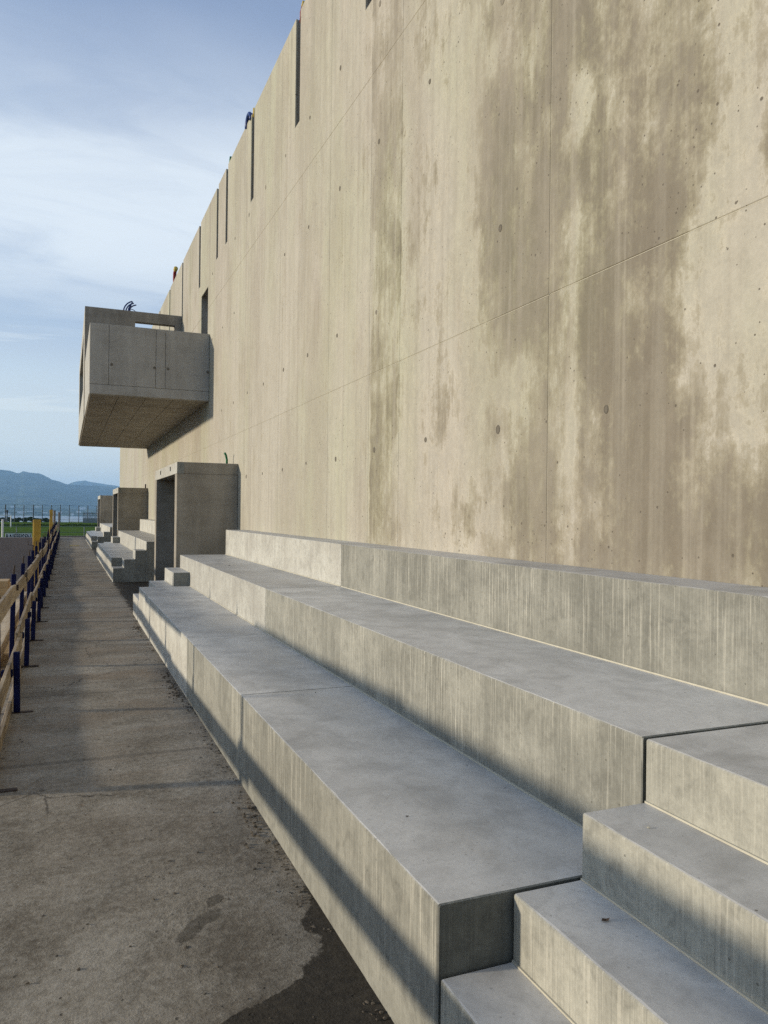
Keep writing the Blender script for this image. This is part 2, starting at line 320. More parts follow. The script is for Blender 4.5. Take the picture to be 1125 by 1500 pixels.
def mat_walk():
    m, g, b = material('rough_site_concrete')
    P, X, Y, Z, N = g.pos()
    big = g.noise(P, 0.55, 6, 0.6, 0.4); mid = g.noise(P, 2.6, 8, 0.65, 0.4); fin = g.noise(P, 26.0, 8, 0.7); grit = g.noise(P, 95.0, 4, 0.7)
    cross = g.noise(g.vec(g.mul(X, 0.5), g.mul(Y, 1.9), 0.0), 1.0, 7, 0.62, 0.8)
    f = g.add(g.mul(big, 0.22), g.add(g.mul(mid, 0.33), g.add(g.mul(fin, 0.30), g.mul(grit, 0.15))))
    col = g.ramp(g.step(f, 0.38, 0.62), [(0, (0.128, 0.107, 0.079)), (0.45, (0.242, 0.215, 0.170)), (1, (0.385, 0.352, 0.292))])
    far = g.step(Y, 3.5, 8.0)
    brown = g.mul(g.step(g.add(cross, g.mul(g.sub(mid, .5), .4)), 0.44, 0.62), g.add(0.15, g.mul(far, 0.55)))
    col = g.mix(brown, col, (0.215, 0.168, 0.118))
    pale = g.step(g.noise(g.vec(g.mul(X, 0.35), g.mul(Y, 2.3), 5.0), 1.0, 7, 0.6, 1.2), 0.585, 0.66)
    col = g.mix(g.mul(pale, g.mul(far, 0.55)), col, (0.40, 0.37, 0.31))
    # pour joints across the walkway
    for yj, w in ((5.45, .03), (7.42, .02), (12.6, .05), (20.3, .04), (26.0, .05), (33.0, .06)):
        yy = g.add(Y, g.mul(g.sub(mid, 0.5), 0.10))
        ln = g.window(yy, yj-w, yj+w, w*0.6)
        col = g.mix(g.mul(ln, 0.45), col, (0.085, 0.075, 0.060))
    # rust-brown splashes
    rs = g.step(g.noise(P, 3.4, 6, 0.7, 0.6), 0.64, 0.74)
    col = g.mix(g.mul(rs, 0.40), col, (0.17, 0.095, 0.045))
    # pits and specks
    d, c = g.voro(P, 26.0); cs = g.node('ShaderNodeSeparateColor'); g.l.new(c, cs.inputs[0])
    pit = g.mul(g.math('LESS_THAN', cs.outputs[0], 0.16), g.step(d, 0.08, 0.20, 1.0, 0.0))
    col = g.mix(g.mul(pit, 0.55), col, (0.055, 0.047, 0.038))
    spk = g.mul(g.math('GREATER_THAN', cs.outputs[0], 0.94), g.step(d, 0.08, 0.18, 1.0, 0.0))
    col = g.mix(g.mul(spk, 0.5), col, (0.38, 0.35, 0.29))
    # wet patch by the foot of the bench
    ed = g.add(g.mul(g.noise(P, 4.2, 3, 0.5), 0.65), g.mul(g.noise(P, 17.0, 5, 0.65), 0.42))
    lim = g.ramp(g.lin(Y, 2.0, 4.0), [(0.0, 0.0), (0.22, 0.30), (0.275, 0.60), (0.32, 0.80), (0.42, 0.885), (0.58, 0.935), (0.66, 1.0)])
    wet = g.step(g.sub(g.add(X, g.mul(g.sub(ed, 0.53), 0.34)), lim), 0.005, 0.028)
    seep = g.step(g.add(X, g.mul(g.sub(g.noise(P, 9.0, 5, 0.65), 0.5), 0.14)), 0.965, 1.01)
    # two damp boot marks
    def mark(cx, cy, ang, a, bb):
        dx = g.sub(X, cx); dy = g.sub(Y, cy); ca, sa = math.cos(ang), math.sin(ang)
        u = g.add(g.mul(dx, ca/a), g.mul(dy, sa/a)); v = g.add(g.mul(dx, -sa/bb), g.mul(dy, ca/bb))
        q = g.math('SQRT', g.add(g.mul(u, u), g.mul(v, v)))
        return g.step(g.add(q, g.mul(g.sub(fin, 0.5), 1.2)), 0.95, 1.20, 1.0, 0.0)
    boots = mark(0.485, 3.10, R(52), 0.11, 0.035)
    for q in ((0.565, 3.17, R(52), 0.055, 0.035), (0.60, 3.29, R(50), 0.045, 0.03)): boots = g.math('MAXIMUM', boots, mark(*q))
    col = g.mix(g.mul(boots, 0.58), col, (0.050, 0.042, 0.030))
    col = g.mix(g.mul(seep, 0.26), col, (0.105, 0.082, 0.052))
    wcol = g.mix(g.step(fin, 0.3, 0.7), (0.018, 0.014, 0.009), (0.048, 0.038, 0.024))
    col = g.mix(g.mul(wet, 0.93), col, wcol)
    g.put(b.inputs['Base Color'], col)
    ck, _c = g.voro(g.add3(P, g.noise(P, 2.2, 5, 0.6), 0.25), 0.62, 'DISTANCE_TO_EDGE')
    crack = g.mul(g.step(ck, 0.0015, 0.006, 1.0, 0.0), g.step(g.noise(P, 0.8, 2, 0.5), 0.50, 0.56))
    col = g.mix(g.mul(crack, 0.65), col, (0.045, 0.038, 0.030))
    trow = g.noise(g.vec(g.mul(X, 1.2), g.mul(Y, 11.0), 0.0), 1.0, 6, 0.7, 1.2)
    col = g.mix(g.mul(g.mul(g.step(trow, 0.52, 0.70), g.sub(1.0, wet)), 0.22), col, (0.34, 0.315, 0.27))
    g.put(b.inputs['Base Color'], col)
    g.put(b.inputs['Roughness'], g.lin(wet, 0, 1, 0.90, 0.72))
    b.inputs['Specular IOR Level'].default_value = 0.25
    rough_zone = g.mul(g.step(g.add(X, g.mul(g.sub(mid, .5), .8)), 0.15, 0.7), g.step(Y, 4.2, 2.8))
    amp = g.add(0.45, g.mul(rough_zone, 0.9))
    hgt = g.mul(g.add(g.mul(fin, 0.7), g.add(g.mul(grit, 0.30), g.sub(g.mul(mid, 0.8), g.mul(pit, 0.5)))), amp)
    bump(g, b, hgt, 1.0, 0.026)
    return m

def mat_wood(name, c0, c1, axis='Y'):
    m, g, b = material(name)
    P, X, Y, Z, N = g.pos(); oi = g.node('ShaderNodeObjectInfo')
    k = {'Y': (22, 1.2, 22), 'X': (1.2, 22, 22), 'Z': (22, 22, 1.2)}[axis]
    f = g.noise(g.vmul(P, k), 1.0, 5, 0.62, 0.6)
    dirt = g.noise(P, 3.0, 5, 0.6)
    col = g.mix(g.step(f, 0.32, 0.7), c0, c1)
    col = g.mix(g.mul(g.step(dirt, 0.46, 0.66), 0.60), col, tuple(c*0.5 for c in c0))
    col = g.mix(g.mul(oi.outputs['Random'], 0.3), col, tuple(c*0.6 for c in c1))
    g.put(b.inputs['Base Color'], col); b.inputs['Roughness'].default_value = 0.75
    bump(g, b, f, 0.3, 0.004)
    return m

M = dict(
    wall=mat_wall(),
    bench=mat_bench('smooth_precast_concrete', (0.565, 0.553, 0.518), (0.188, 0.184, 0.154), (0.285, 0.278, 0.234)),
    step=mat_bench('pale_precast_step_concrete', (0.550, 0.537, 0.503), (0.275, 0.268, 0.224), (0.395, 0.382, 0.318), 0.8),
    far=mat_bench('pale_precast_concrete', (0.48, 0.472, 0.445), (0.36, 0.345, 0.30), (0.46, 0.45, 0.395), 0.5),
    portal=mat_portal(), parapet=mat_portal('grey_cast_concrete', ((0.275, 0.258, 0.222), (0.345, 0.328, 0.288), (0.400, 0.382, 0.335))), walk=mat_walk(),
    mortar=plain('pale_mortar', (0.46, 0.43, 0.34), 0.9, 0, 0.2, 20),
    plug=plain('grey_mortar_plug', (0.135, 0.118, 0.090), 0.9, 0, 0.3, 30),
    plugring=plain('plug_rim', (0.22, 0.195, 0.150), 0.9, 0, 0.2, 30),
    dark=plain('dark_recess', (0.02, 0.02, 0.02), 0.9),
    blue=plain('blue_painted_steel', (0.003, 0.005, 0.040), 0.7, 0.0, 0.3, 18),
    rust=plain('rusty_steel', (0.05, 0.032, 0.022), 0.8, 0.0, 0.4, 40),
    galv=plain('dull_galvanised_steel', (0.16, 0.18, 0.20), 0.5, 0.6, 0.15, 8),
    hutgrey=plain('weathered_grey_slat', (0.20, 0.23, 0.25), 0.8, 0.0, 0.15, 2),
    netpost=plain('dark_green_grey_post', (0.035, 0.05, 0.06), 0.6, 0.0, 0.15, 3),
    board=mat_wood('weathered_board', (0.20, 0.140, 0.080), (0.42, 0.325, 0.205)),
    lumber=mat_wood('fresh_lumber', (0.50, 0.36, 0.20), (0.68, 0.54, 0.35)),
    lumberx=mat_wood('fresh_lumber_cross', (0.45, 0.28, 0.12), (0.62, 0.44, 0.22), 'X'),
    yellow=mat_wood('yellow_formwork_beam', (0.40, 0.24, 0.03), (0.55, 0.35, 0.05), 'Z'),
    greywood=mat_wood('grey_timber', (0.16, 0.14, 0.12), (0.27, 0.24, 0.20), 'Z'),
    white=plain('white_paint', (0.72, 0.72, 0.70), 0.5, 0, 0.06, 4),
    banner=plain('white_banner', (0.62, 0.63, 0.66), 0.6, 0, 0.05, 2),
    bannertext=plain('dark_red_print', (0.10, 0.012, 0.02), 0.6, 0, 0.1, 4),
    red=plain('red_plastic_conduit', (0.22, 0.012, 0.012), 0.45, 0, 0.2, 30),
    yel=plain('yellow_plastic', (0.50, 0.36, 0.06), 0.5, 0, 0.2, 30),
    bluehose=plain('blue_plastic_conduit', (0.010, 0.035, 0.16), 0.45, 0, 0.2, 30),
    green=plain('green_plastic_conduit', (0.008, 0.13, 0.05), 0.4, 0, 0.2, 30),
    leaf=plain('dry_leaf', (0.10, 0.06, 0.035), 0.8, 0, 0.4, 60),
    gravel=plain('gravel_dirt', (0.105, 0.085, 0.060), 0.95, 0, 0.5, 14),
)
def mat_grass(name, a, c, sc):
    m, g, b = material(name); P, X, Y, Z, N = g.pos()
    f = g.add(g.mul(g.noise(P, sc, 6, 0.65), 0.6), g.mul(g.noise(g.vmul(P, (0.2, 1, 1)), sc*0.15, 4, 0.6), 0.4))
    g.put(b.inputs['Base Color'], g.mix(g.step(f, 0.35, 0.65), a, c)); b.inputs['Specular IOR Level'].default_value = 0.0; b.inputs['Roughness'].default_value = 0.95
    return m
M['grass'] = mat_grass('pitch_grass', (0.062, 0.108, 0.020), (0.100, 0.150, 0.032), 1.2)
M['rough_grass'] = mat_grass('meadow_grass', (0.055, 0.105, 0.012), (0.11, 0.15, 0.025), 0.4)
M['dirt'] = mat_grass('site_earth', (0.13, 0.10, 0.07), (0.22, 0.18, 0.13), 0.8)
M['leaves'] = mat_grass('dark_shrub_leaves', (0.016, 0.034, 0.010), (0.045, 0.072, 0.020), 3.0)
M['pitwall'] = plain('mauve_grey_concrete', (0.235, 0.195, 0.170), 0.9, 0, 0.22, 1.3)

def mat_hill():
    m, g, b = material('forested_slopes'); P, X, Y, Z, N = g.pos()
    f = g.noise(P, 0.006, 7, 0.62); f2 = g.noise(P, 0.02, 5, 0.6)
    col = g.mix(g.step(f, 0.4, 0.62), (0.022, 0.042, 0.018), (0.075, 0.090, 0.042))
    low = g.step(Z, 120.0, 10.0)
    col = g.mix(g.mul(g.step(f2, 0.56, 0.66), g.add(0.25, g.mul(low, 0.6))), col, (0.19, 0.20, 0.10))
    g.put(b.inputs['Base Color'], col); b.inputs['Specular IOR Level'].default_value = 0.0; b.inputs['Roughness'].default_value = 1.0
    return m
M['hill'] = mat_hill()
def mat_lake():
    m, g, b = material('lake_water'); P, X, Y, Z, N = g.pos()
    g.put(b.inputs['Base Color'], (0.20, 0.24, 0.26)); b.inputs['Roughness'].default_value = 0.30; b.inputs['IOR'].default_value = 1.5
    bump(g, b, g.noise(g.vmul(P, (0.10, 0.22, 1)), 1.0, 5, 0.65), 1.0, 4.0)
    return m
M['lake'] = mat_lake()


M['blue'].node_tree.nodes['Principled BSDF'].inputs['Specular IOR Level'].default_value = 0.15

# ------------------------------------------------------------------ mesh helpers
def finish(bm, name, mat, parent=None, smooth=False):
    me = bpy.data.meshes.new(name); bm.normal_update(); bm.to_mesh(me); bm.free()
    me.materials.append(M[mat] if isinstance(mat, str) else mat)
    if smooth:
        for p in me.polygons: p.use_smooth = True
    o = bpy.data.objects.new(name, me); COL.objects.link(o)
    if parent: o.parent = parent
    return o
def rel(o, parent):
    """world-built mesh o put under an Empty that stands elsewhere"""
    o.parent = parent; o.matrix_parent_inverse = Matrix.Translation(-parent.location)
    return o
def box_bm(x0, x1, y0, y1, z0, z1, bev=0.0, bm=None, seg=1):
    n = bmesh.new()
    vs = [n.verts.new((x, y, z)) for x in (x0, x1) for y in (y0, y1) for z in (z0, z1)]
    for f in ((0, 1, 3, 2), (4, 6, 7, 5), (0, 4, 5, 1), (2, 3, 7, 6), (0, 2, 6, 4), (1, 5, 7, 3)): n.faces.new([vs[i] for i in f])
    if bev: bmesh.ops.bevel(n, geom=n.edges[:], offset=bev, segments=seg, affect='EDGES', profile=0.5)
    bmesh.ops.recalc_face_normals(n, faces=n.faces[:])
    if bm is None: return n
    tmp = bpy.data.meshes.new('t'); n.to_mesh(tmp); n.free(); bm.from_mesh(tmp); bpy.data.meshes.remove(tmp)
    return bm
def grid_solid(us, vs, solid, w0, w1, axis, bev=0.0):
    """rectilinear sheet with openings. axis 'X': us along Y, vs along Z, thickness in X; axis 'Y': us along X, thickness in Y"""
    bm = bmesh.new(); cache = {}
    def V(i, j, k):
        if (i, j, k) not in cache:
            u, v, w = us[i], vs[j], (w0, w1)[k]
            cache[(i, j, k)] = bm.verts.new((w, u, v) if axis == 'X' else (u, w, v) if axis == 'Y' else (u, v, w))
        return cache[(i, j, k)]
    nu, nv = len(us)-1, len(vs)-1
    ok = lambda i, j: 0 <= i < nu and 0 <= j < nv and solid((us[i]+us[i+1])/2, (vs[j]+vs[j+1])/2)
    for i in range(nu):
        for j in range(nv):
            if not ok(i, j): continue
            for k in (0, 1): bm.faces.new([V(i, j, k), V(i+1, j, k), V(i+1, j+1, k), V(i, j+1, k)])
            for (a, c, di, dj) in (((i, j), (i+1, j), 0, -1), ((i, j+1), (i+1, j+1), 0, 1), ((i, j), (i, j+1), -1, 0), ((i+1, j), (i+1, j+1), 1, 0)):
                if not ok(i+di, j+dj): bm.faces.new([V(*a, 0), V(*c, 0), V(*c, 1), V(*a, 1)])
    bmesh.ops.recalc_face_normals(bm, faces=bm.faces[:])
    bmesh.ops.dissolve_limit(bm, angle_limit=R(1), verts=bm.verts[:], edges=bm.edges[:])
    if bev:
        es = [e for e in bm.edges if len(e.link_faces) == 2 and e.calc_face_angle(0) > R(30)]
        bmesh.ops.bevel(bm, geom=es, offset=bev, segments=1, affect='EDGES')
    return bm
def tube_bm(pts, r, n=8, bm=None, caps=True):
    bm = bm or bmesh.new(); rings = []
    pts = [Vector(p) for p in pts]
    for i, p in enumerate(pts):
        d = (pts[min(i+1, len(pts)-1)] - pts[max(i-1, 0)]).normalized()
        a = d.orthogonal().normalized() if i == 0 else (rings_a - d*rings_a.dot(d)).normalized()
        rings_a = a; c = d.cross(a)
        rr = r[i] if isinstance(r, (list, tuple)) else r
        rings.append([bm.verts.new(p + (a*math.cos(2*math.pi*k/n) + c*math.sin(2*math.pi*k/n))*rr) for k in range(n)])
    for A, B in zip(rings, rings[1:]):
        for k in range(n): bm.faces.new((A[k], A[(k+1) % n], B[(k+1) % n], B[k]))
    if caps: bm.faces.new(rings[0][::-1]); bm.faces.new(rings[-1])
    bmesh.ops.recalc_face_normals(bm, faces=bm.faces[:])
    return bm
def tag(o, label, cat, group=None):
    o['label'] = label; o['category'] = cat
    if group: o['group'] = group
    return o
def struct(o, kind='structure'): o['kind'] = kind; return o
def empty(name, loc, label, cat, group=None):
    o = bpy.data.objects.new(name, None); COL.objects.link(o); o.location = loc; o.empty_display_size = 0.2
    return tag(o, label, cat, group)
def part(root, bm, name, mat, smooth=False): return rel(finish(bm, name, mat, None, smooth), root)


# ------------------------------------------------------------------ land, lake, hills
X1, X2, X3, X4 = 1.0, 1.731, 2.472, 2.813
Z1, Z2, Z3 = 0.528, 0.937, 1.350

def sheet(xs, ys, h, name, mat):
    bm = bmesh.new(); g = [[bm.verts.new((x, y, h(x, y))) for y in ys] for x in xs]
    for i in range(len(xs)-1):
        for j in range(len(ys)-1): bm.faces.new((g[i][j], g[i+1][j], g[i+1][j+1], g[i][j+1]))
    bm.normal_update()
    return struct(finish(bm, name, mat))
sheet([-4000, -400, -60, -20, -5, 0, 5, 60, 400, 4000], [-3000, -300, -40, 0, 30, 51.4], lambda x, y: -3.2, 'ground', 'dirt')
sheet([-4000, -600, -200, -60, -20, 0, 20, 60, 200, 600, 4000], [51.45, 60, 80, 110, 141.5], lambda x, y: -1.05, 'pitch', 'grass')
def meadow(x, y):
    for (a, za), (c, zc) in zip(MP, MP[1:]):
        if y <= c: return za + (zc-za)*(y-a)/(c-a)
    return MP[-1][1]
MP = [(141, -1.06), (200, -1.28), (215, -1.5), (260, -4.5), (420, -12), (720, -19.5)]
sheet([-4000, -900, -300, -80, -30, 0, 30, 80, 300, 900, 4000], [141.52, 160, 180, 200, 215, 235, 260, 330, 420, 560, 720], meadow, 'meadow', 'rough_grass')
sheet([-9000, -3000, -1000, 0, 1000, 3000, 9000], [560, 900, 1400, 2000, 2800, 3600], lambda x, y: -18.35, 'lake', 'lake')

def pix_dir(px, py):
    a, c = (px-562.5)/FPX, -(py-750.0)/FPX
    return cr*a + cu*c + fw
def ridge_table(pts):
    t = []
    for px, py in pts:
        d = pix_dir(px, py); t.append((math.atan2(d.x, d.y), d.z/math.hypot(d.x, d.y)))
    return t
def look(t, a):
    if a <= t[0][0]: return t[0][1]
    for (a0, e0), (a1, e1) in zip(t, t[1:]):
        if a <= a1: return e0 + (e1-e0)*(a-a0)/(a1-a0)
    return t[-1][1]
FRONT = [(-420, 716), (-330, 708), (-240, 712), (-150, 696), (-70, 687), (-25, 687), (0, 688), (12.4, 689), (20, 691.5), (26.7, 694), (33.8, 690), (42.7, 692.3), (52, 693), (60, 694),
         (70, 699), (76, 702.7), (82, 704), (87, 705.2), (93, 707.6), (99.5, 709.8), (110, 710.3), (124, 711), (140, 711.5), (165, 713), (220, 718), (330, 716), (480, 712), (700, 722), (1100, 716)]
BACK = [(60, 716), (90, 712), (99.5, 709.6), (104, 707.5), (108, 706), (115, 704.8), (124, 703.8), (130, 705.4), (135, 706.4), (144, 707.6), (155, 709.4), (165, 710.6), (175, 712.5), (230, 712), (330, 720)]
def hills(name, pts, d0, d1, d2, zb, rough):
    t = ridge_table(pts); bm = bmesh.new()
    lo, hi = t[0][0], t[-1][0]
    na, nd = 330, 30; rows = []
    for j in range(nd+6):
        D = d0 + (d1-d0)*j/nd if j <= nd else d1 + (d2-d1)*(j-nd)/5
        row = []
        for i in range(na+1):
            a = lo + (hi-lo)*i/na
            x, y = math.sin(a)*D, math.cos(a)*D
            top = H + look(t, a)*d1
            s = min(1.0, (D-d0)/(d1-d0))
            prof = 0.20*s + 0.80*s**2.1 if j <= nd else 1.0
            z = zb + (top-zb)*prof
            if j > nd: z = zb + (top-zb)*(1 - (j-nd)/5)
            else:
                w = math.sin(math.pi*s)**0.8
                nz = mnoise.fractal(Vector((x*0.0016, y*0.0011, 0.3)), 0.9, 2.1, 6)
                rg = 1-abs(mnoise.noise(Vector((x*0.0022, y*0.0009, 4.0))))*2
                z += w*rough*(0.35*nz + 0.30*(rg-0.5))
                if j == nd: z += rough*0.02*mnoise.fractal(Vector((x*0.02, y*0.02, 0)), 0.9, 2.0, 4)
            row.append(bm.verts.new((x, y, max(z, zb-3))))
        rows.append(row)
    for A, B in zip(rows, rows[1:]):
        for i in range(na): bm.faces.new((A[i], A[i+1], B[i+1], B[i]))
    bmesh.ops.recalc_face_normals(bm, faces=bm.faces[:])
    return struct(finish(bm, name, 'hill', None, True))
hills('hills', FRONT, 2650, 5600, 6400, -20, 90)
hills('distant_hills', BACK, 5200, 7800, 8300, 60, 60)

# ------------------------------------------------------------------ walkway, kerb, pit
xs = [-0.56 + 3.56*i/70 for i in range(71)]
ys = [-8 + 0.25*i for i in range(32)] + [0.05*i for i in range(120)] + [6 + 0.12*i for i in range(100)] + [18 + 0.5*i for i in range(66)]
bm = bmesh.new()
def wz(x, y):
    if x < -0.5 or x > 0.99: return 0.0
    n = mnoise.fractal(Vector((x*1.1, y*0.9, 2.0)), 0.8, 2.0, 4)*0.006
    near = max(0, min(1, (4.2-y)/1.5))*max(0, min(1, (x-0.1)/0.5))
    return n + near*mnoise.fractal(Vector((x*22, y*22, 1.0)), 0.7, 2.0, 3)*0.005
gr = [[bm.verts.new((x, y, wz(x, y))) for y in ys] for x in xs]
for i in range(len(xs)-1):
    for j in range(len(ys)-1): bm.faces.new((gr[i][j], gr[i+1][j], gr[i+1][j+1], gr[i][j+1]))
lo = [bm.verts.new((xs[0], y, -0.30)) for y in ys]
for j in range(len(ys)-1): bm.faces.new((gr[0][j], gr[0][j+1], lo[j+1], lo[j]))
bmesh.ops.recalc_face_normals(bm, faces=bm.faces[:])
struct(finish(bm, 'walkway', 'walk', None, True))
struct(finish(box_bm(-0.52, 14.0, -8, 50.48, -3.19, -0.02), 'walkway_base', 'pitwall'))
struct(finish(box_bm(-3.4, -0.57, 3.0, 24.0, -3.19, -1.0), 'lower_slab', 'pitwall'))
tag(finish(box_bm(-45, 9, 50.9, 51.35, -3.2, -0.025, 0.02), 'retaining_wall', 'pitwall'), 'long mauve grey concrete retaining wall across the far end of the pit', 'wall')
tag(finish(box_bm(-0.5, 6.5, 50.5, 50.85, -0.6, 0.075, 0.015), 'end_kerb', 'pitwall'), 'low grey kerb closing the far end of the walkway', 'kerb')

# ------------------------------------------------------------------ the great wall
wall = empty('concrete_building', (X4+0.3, 20, 0), 'huge stained beige concrete building wall with slots along its top', 'building')
TOP = 8.37; WEND = 46.8
SLOTS = [(7.26, 7.48), (9.93, 10.15), (12.66, 12.88), (14.91, 15.12), (15.91, 16.12), (18.17, 18.40), (21.08, 21.30), (23.85, 24.06), (26.55, 26.76), (29.3, 29.5), (32.1, 32.3), (34.9, 35.1), (37.7, 37.9), (40.5, 40.7), (43.3, 43.5)]
SLOTZ = 6.88; LOWSLOT = {21.08: 4.3, 23.85: 4.3, 26.55: 4.3}
DOOR = (17.06, 17.97, 4.24, 6.585)
def opening(y, z):
    for a, c in SLOTS:
        if a < y < c and z > LOWSLOT.get(a, SLOTZ): return True
    return DOOR[0] < y < DOOR[1] and DOOR[2] < z < DOOR[3]
YB = sorted({-6, -3, -0.6, 1.75, 4.115, 6.485, 7.255, 8.575, 10.85, 13.2, 15.52, 17.86, 20.2, 22.55, 24.9, 27.25, 29.6, 31.95, 34.3, 36.65, 39.0, 41.35, 43.7, WEND})
ZB = [0.0, 3.052, 6.085, TOP]
extra_y = sorted({v for s in SLOTS for v in s} | {DOOR[0], DOOR[1]})
extra_z = sorted({SLOTZ, 4.3, DOOR[2], DOOR[3]})
G = 0.0018
for y0, y1 in zip(YB, YB[1:]):
    for z0, z1 in zip(ZB, ZB[1:]):
        us = sorted({y0+G, y1-G} | {v for v in extra_y if y0+0.03 < v < y1-0.03})
        vs = sorted({z0+G, z1-(G if z1 < TOP else 0)} | {v for v in extra_z if z0+0.03 < v < z1-0.03})
        part(wall, grid_solid(us, vs, lambda y, z: not opening(y, z), X4, X4+0.03, 'X', 0.0045), 'wall_panel', 'wall')
for y in YB[2:-1]:
    for z0, z1 in zip(ZB, (ZB[1], ZB[2], SLOTZ)):
        if DOOR[0]-0.01 < y < DOOR[1]+0.01 and z1 > 3.1: continue
        part(wall, box_bm(X4+0.004, X4+0.028, y-0.0016, y+0.0016, z0+0.003, z1-0.003), 'joint_filler', 'mortar')
for z in ZB[1:3]:
    for y0, y1 in zip(YB[1:], YB[2:]):
        if y0 < DOOR[1] and y1 > DOOR[0] and DOOR[2] < z < DOOR[3]: continue
        part(wall, box_bm(X4+0.004, X4+0.028, y0+0.003, y1-0.003, z-0.0016, z+0.0016), 'joint_filler', 'mortar')
us = sorted({-6, WEND-0.01} | set(extra_y)); vs = sorted({0.0, TOP-0.006} | set(extra_z))
part(wall, grid_solid(us, vs, lambda y, z: not opening(y, z), X4+0.031, X4+0.42, 'X'), 'wall_core', 'portal')
part(wall, box_bm(X4+0.05, 13.0, WEND+0.002, WEND+0.3, 0, TOP-0.3), 'end_wall', 'wall')
part(wall, box_bm(X4+0.6, 13.0, -6, WEND, 5.6, 5.9), 'roof_deck', 'portal')
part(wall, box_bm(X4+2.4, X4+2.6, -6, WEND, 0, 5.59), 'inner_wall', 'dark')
# tie-hole plugs: one shared mesh
bm = bmesh.new()
def disc(bm, r, x, n=12, ring=None):
    c = [bm.verts.new((x, r*math.cos(2*math.pi*k/n), r*math.sin(2*math.pi*k/n))) for k in range(n)]
    return c
a = disc(bm, 0.026, 0.0); b_ = disc(bm, 0.021, -0.003); c_ = disc(bm, 0.018, -0.0006)
for A, B in ((a, b_), (b_, c_)):
    for k in range(12): bm.faces.new((A[k], A[(k+1) % 12], B[(k+1) % 12], B[k]))
bm.faces.new(c_)
bmesh.ops.recalc_face_normals(bm, faces=bm.faces[:])
for f in bm.faces:
    if f.normal.x > 0.5: f.normal_flip()
me = bpy.data.meshes.new('tie_hole_plug'); bm.to_mesh(me); bm.free(); me.materials.append(M['plug'])
me2 = me.copy(); me2.materials.clear(); me2.materials.append(M['plugring'])
rp = random.Random(3)
y = 2.36
while y < 17:
    for z in (0.61, 2.262, 3.662, 5.312, 6.70):
        if z < Z3: continue
        if any(abs(y-s) < 0.15 for q in SLOTS for s in q) and z > 6.8: continue
        if rp.random() < 0.10: continue
        o = bpy.data.objects.new('tie_hole_plug', me if rp.random() < 0.8 else me2); COL.objects.link(o)
        s = rp.uniform(0.75, 1.1); o.scale = (1, s, s*rp.uniform(1.0, 1.4)); o.location = (X4-0.0015, y+rp.uniform(-.02, .02), z+rp.uniform(-.02, .02))
        rel(o, wall)
    y += 1.178

# ------------------------------------------------------------------ seating blocks and stairs
def worn_bm(x0, x1, y0, y1, z1, seed, bev=0.006, pitch=0.055):
    """block whose front top arris is slightly wavy and chipped"""
    bm = bmesh.new(); n = max(2, int((y1-y0)/pitch)); rg = random.Random(seed); rings = []
    chip = [0.0]*(n+1)
    for k in range(n+1):
        if rg.random() < 0.045:
            c = rg.uniform(0.003, 0.011); chip[k] = c
            if k < n: chip[k+1] = c*rg.uniform(0.2, 0.8)
    for k in range(n+1):
        y = y0+(y1-y0)*k/n; b = bev*rg.uniform(0.75, 1.25)+chip[k]; bx = bev*rg.uniform(0.75, 1.25)+chip[k]*rg.uniform(0.4, 1.0)
        wx = 0.0007*math.sin(y*5+seed)+rg.uniform(-.0004, .0004)
        prof = [(x0, 0.0), (x0+wx, z1-b), (x0+wx+bx*0.28, z1-b*0.30), (x0+bx, z1), (x1, z1), (x1, 0.0)]
        if k in (0, n):
            e = 0.004; yy = y0 if k == 0 else y1
            cap = [bm.verts.new((min(x1, x+e) if i < 4 else x, yy, z-e if 0 < i < 5 else z)) for i, (x, z) in enumerate(prof)]
            full = [bm.verts.new((x, yy + (e if k == 0 else -e), z)) for x, z in prof]
            rings += [cap, full] if k == 0 else [full, cap]
        else: rings.append([bm.verts.new((x, y, z)) for x, z in prof])
    m = 6
    for A, B in zip(rings, rings[1:]):
        for i in range(m): bm.faces.new((A[i], A[(i+1) % m], B[(i+1) % m], B[i]))
    bm.faces.new(rings[0]); bm.faces.new(rings[-1][::-1])
    bmesh.ops.recalc_face_normals(bm, faces=bm.faces[:])
    return bm
def block(x0, x1, y0, y1, ztop, label, mat='bench', mortar=None, group='precast seating blocks below the wall'):
    o = finish(worn_bm(x0, x1, y0+0.0015, y1-0.0015, ztop, int(y0*100+x0*7), 0.006, 0.055 if y0 < 12 else 0.4), 'seating_block', mat)
    tag(o, label, 'concrete seat', group)
    if mortar is not None:
        q = finish(box_bm(x0-0.007, x0+0.002, y0+0.004, y1-0.004, mortar+0.0005, mortar+0.008), 'mortar_joint', 'mortar'); q.parent = o
    return o
T1 = (X1, X2-0.001); T2 = (X2, X3-0.001); T3 = (X3, X4-0.003)
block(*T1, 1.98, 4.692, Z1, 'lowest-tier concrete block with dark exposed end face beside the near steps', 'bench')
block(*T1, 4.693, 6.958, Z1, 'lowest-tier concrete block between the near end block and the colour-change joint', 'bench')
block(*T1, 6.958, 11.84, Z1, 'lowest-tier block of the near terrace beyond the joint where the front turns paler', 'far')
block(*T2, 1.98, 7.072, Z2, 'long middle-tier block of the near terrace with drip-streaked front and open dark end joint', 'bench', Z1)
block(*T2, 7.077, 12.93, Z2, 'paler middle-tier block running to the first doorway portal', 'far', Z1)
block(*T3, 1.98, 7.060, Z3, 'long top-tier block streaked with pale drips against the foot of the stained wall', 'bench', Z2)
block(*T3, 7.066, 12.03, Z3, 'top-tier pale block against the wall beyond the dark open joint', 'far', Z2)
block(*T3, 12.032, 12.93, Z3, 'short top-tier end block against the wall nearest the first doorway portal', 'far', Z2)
block(*T3, -3.0, 1.975, Z3, 'top-tier block above the near stair flight', 'bench', Z2)

